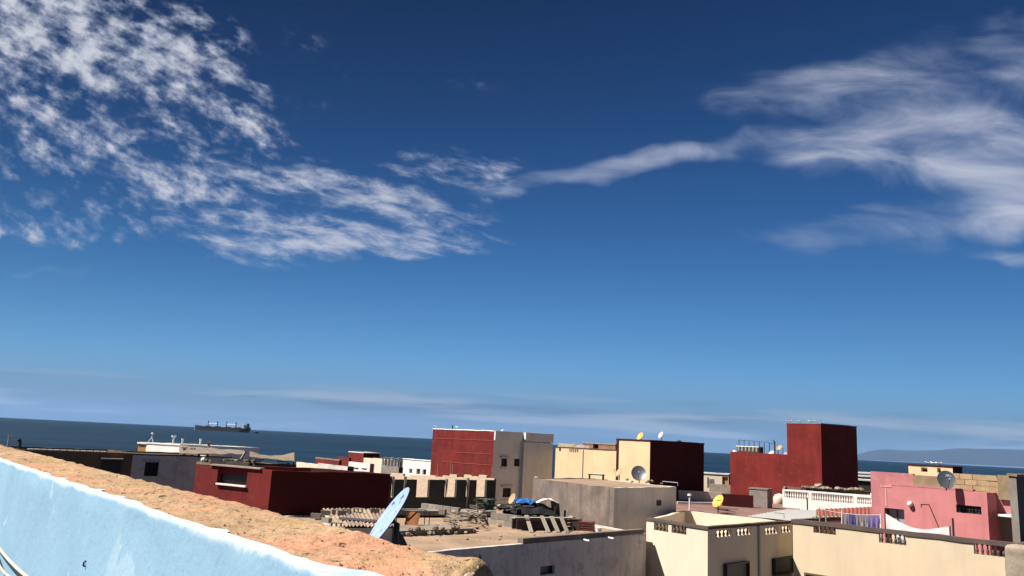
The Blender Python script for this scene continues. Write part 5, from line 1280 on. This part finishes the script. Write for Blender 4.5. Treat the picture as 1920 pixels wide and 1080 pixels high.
for k, x in enumerate((1735, 1745, 1752, 1758)):
    gull(on_top(px_, 3, x, zx+.06, .1), -90+k*50, 'gull in the row standing on the sandy block house', 'gulls on the sandy block house', .7)
random.seed(95)
for k in range(8):
    x = 718+k*6; q = atY(x, 862, 104+k*.2); h = random.uniform(.5, 1.1); single('far_chimney', 'tiny pale chimney in the row on the sandy far house', 'chimney', MB().tube([V(q.x, q.y, q.z-1.2), V(q.x, q.y, q.z-.1+h*.3), V(q.x, q.y, q.z+h*.3)], [.16, .16, .24], 6), random.choice((whitep, stone, lightg)), group='chimneys on the sandy far house')
# plain blocks of the town that stand hidden behind the near houses, so no gap shows from a step aside
random.seed(97)
fill = [greyr, sandp, cream, offwhite, red, cement, white]
for k in range(38):
    Y = random.choice((92, 104, 116, 130, 146, 164, 182)); X = -Y*.95+Y*1.95*random.random()
    p = V(X, Y+random.uniform(-3, 3), 0); w_ = random.uniform(6, 10); d2 = random.uniform(6, 9)
    zt = -(.0380+.010*random.random())*Y; zt = max(zt, GROUND+2.6) if Y < 170 else zt
    m_ = random.choice(fill); m2 = random.choice((m_, greyr))
    pts = [p, p+azv(52)*w_, p+azv(52)*w_+azv(-38)*d2, p+azv(-38)*d2]
    if proj(p+V(0, 0, zt))[1] < 860+.03*proj(p+V(0, 0, zt))[0]: zt -= .8
    house('town_house', 'plain flat-roofed town house standing among the roofs towards the shore', pts, zt, zt-.4, [m2, m2, m_, m_], roofg, .2, group='plain town houses towards the shore')

# ================================================================== ship and tug
wl0 = atZ(365, 809.5, -ZE); wl1 = atZ(467, 813.5, -ZE)
Ys = 3300.; wl0 = V(atY(365, 810, Ys).x, Ys, -ZE); wl1 = V(atY(467, 813, Ys-60).x, Ys-60, -ZE)
ax = (wl1-wl0).normalized(); ay = V(-ax.y, ax.x, 0); Ls = (wl1-wl0).length
sp_ = thing('cargo_ship', 'dark bulk carrier with four deck cranes lying at sea', 'ship', (wl0+wl1)/2)
def sx(t, y, z): return wl0+ax*(t*Ls)+ay*y+V(0, 0, z)
H = 17.; Bm = 16.
st = [(-.012, .5, H+3), (.02, 5, H+3), (.06, 11, H+2.6), (.12, Bm, H), (.5, Bm, H), (.85, Bm, H), (.97, 13, H), (1.0, 11, H)]
stw = [(.012, .4), (.03, 4), (.07, 9.5), (.13, Bm), (.5, Bm), (.85, Bm), (.96, 10), (.985, 7)]
hm = MB()
for i in range(len(st)-1):
    for s_ in (-1, 1):
        a_, b_ = st[i], st[i+1]; c_, d2 = stw[i], stw[i+1]
        lo = [sx(c_[0], s_*c_[1], -1), sx(d2[0], s_*d2[1], -1)]; mi_ = [sx(c_[0]*.7+a_[0]*.3, s_*(c_[1]*.75+a_[1]*.25), 4.2), sx(d2[0]*.7+b_[0]*.3, s_*(d2[1]*.75+b_[1]*.25), 4.2)]
        hi = [sx(a_[0], s_*a_[1], a_[2]), sx(b_[0], s_*b_[1], b_[2])]
        hm.quad([lo[0], lo[1], mi_[1], mi_[0]], 1); hm.quad([mi_[0], mi_[1], hi[1], hi[0]], 0)
    hm.quad([sx(st[i][0], -st[i][1], st[i][2]-.3), sx(st[i][0], st[i][1], st[i][2]-.3), sx(st[i+1][0], st[i+1][1], st[i+1][2]-.3), sx(st[i+1][0], -st[i+1][1], st[i+1][2]-.3)], 2)
hm.quad([sx(1.0, -11, H), sx(1.0, 11, H), sx(.985, 7, -1), sx(.985, -7, -1)], 0)
hl = part('hull', hm, [hullm, boot, stucco('deck_red', (.08, .03, .03))], sp_)
part('bulb', MB().tube([sx(.004, 0, 1.5), sx(-.006, 0, 1.5), sx(-.016, 0, 1.5)], [3.4, 3.2, .6], 10), buff, sp_, True)
for k, t_ in enumerate((.20, .29, .385, .475, .575, .665, .755)):
    if k % 2 == 0: part('hatch_cover', MB().obox(sx(t_+.03, 0, H+1.0), ax*Ls*.065, ay*18, V(0, 0, 2.6)), stucco('deck_red', (.08, .03, .03)), sp_)
for k, t_ in enumerate((.235, .405, .575, .745)):
    cp = part('crane_post', MB().tube([sx(t_, 0, H-.5), sx(t_, 0, H+15), sx(t_, 0, H+15.2), sx(t_, 0, H+22)], [1.7, 1.7, 2.4, 2.0], 10), hullm, sp_)
    d2 = 1 if k % 2 == 0 else -1
    part('jib', MB().tube([sx(t_, -2, H+13), sx(t_+d2*.15, -2, H+11.0)], .7, 6), metalgrey, sp_, parent=cp)
part('deckhouse', MB().obox(sx(.925, 0, H+5), ax*15, ay*25, V(0, 0, 11)), white, sp_)
part('bridge', MB().obox(sx(.918, 0, H+12.2), ax*10, ay*30, V(0, 0, 3.4)), white, sp_)
part('funnel', MB().obox(sx(.968, 0, H+9), ax*7, ay*8, V(0, 0, 19)), hullm, sp_); part('stern_house', MB().obox(sx(.955, 0, H+2), ax*16, ay*20, V(0, 0, 5)), green, sp_)
part('mast', MB().tube([sx(.918, 0, H+13.5), sx(.918, 0, H+23)], .6, 6), hullm, sp_); part('foremast', MB().tube([sx(.05, 0, H+2), sx(.05, 0, H+11)], .5, 6), hullm, sp_)
tq = atZ(480, 815.0, -ZE); tq = V(atY(480, 814, Ys-200).x, Ys-200, -ZE)
tg = thing('tug_boat', 'small dark tug boat behind the bulk carrier stern', 'boat', tq)
def tx(t_, y, z): return tq+ax*t_+ay*y+V(0, 0, z)
hm = MB(); stt = [(-13, .6, 4.2), (-9, 4, 3.4), (0, 4.6, 2.6), (9, 4.4, 2.8), (12, 3.4, 3.0)]
for i in range(4):
    for s_ in (-1, 1): a_, b_ = stt[i], stt[i+1]; hm.quad([tx(a_[0]*.95, s_*a_[1]*.8, -.6), tx(b_[0]*.95, s_*b_[1]*.8, -.6), tx(b_[0], s_*b_[1], b_[2]), tx(a_[0], s_*a_[1], a_[2])])
    hm.quad([tx(stt[i][0], -stt[i][1], stt[i][2]-.2), tx(stt[i][0], stt[i][1], stt[i][2]-.2), tx(stt[i+1][0], stt[i+1][1], stt[i+1][2]-.2), tx(stt[i+1][0], -stt[i+1][1], stt[i+1][2]-.2)])
hm.quad([tx(12, -3.4, 3), tx(12, 3.4, 3), tx(11.4, 2.7, -.6), tx(11.4, -2.7, -.6)])
part('hull', hm, hullm, tg); part('wheelhouse', MB().obox(tx(3, 0, 5.2), ax*7, ay*5, V(0, 0, 5.6)), hullm, tg); part('upper_wheelhouse', MB().obox(tx(3.5, 0, 9), ax*4, ay*4, V(0, 0, 2.4)), offwhite, tg); part('mast', MB().tube([tx(4, 0, 10), tx(4, 0, 15)], .3, 6), hullm, tg)

# ================================================================== sea air
hz = MB().obox(V(0, 0, (-ZE-75+880)/2), V(96000, 0, 0), V(0, 96000, 0), V(0, 0, 880+ZE+75))
hm_ = bpy.data.materials.new('sea_haze'); hm_.use_nodes = True; t = NT(hm_.node_tree); t.n.clear()
vol = t.new('ShaderNodeVolumePrincipled', {'Color': (.30, .52, .90, 1), 'Density': 1.35e-5, 'Anisotropy': .1})
t.l.new(vol.outputs[0], t.new('ShaderNodeOutputMaterial').inputs['Volume'])
o = bpy.data.objects.new('haze', hz.mesh('haze', hm_)); link(o); o.location = (0, 0, ZE); o['kind'] = 'stuff'
for o in bpy.data.objects:
    if '_at' in o: del o['_at']
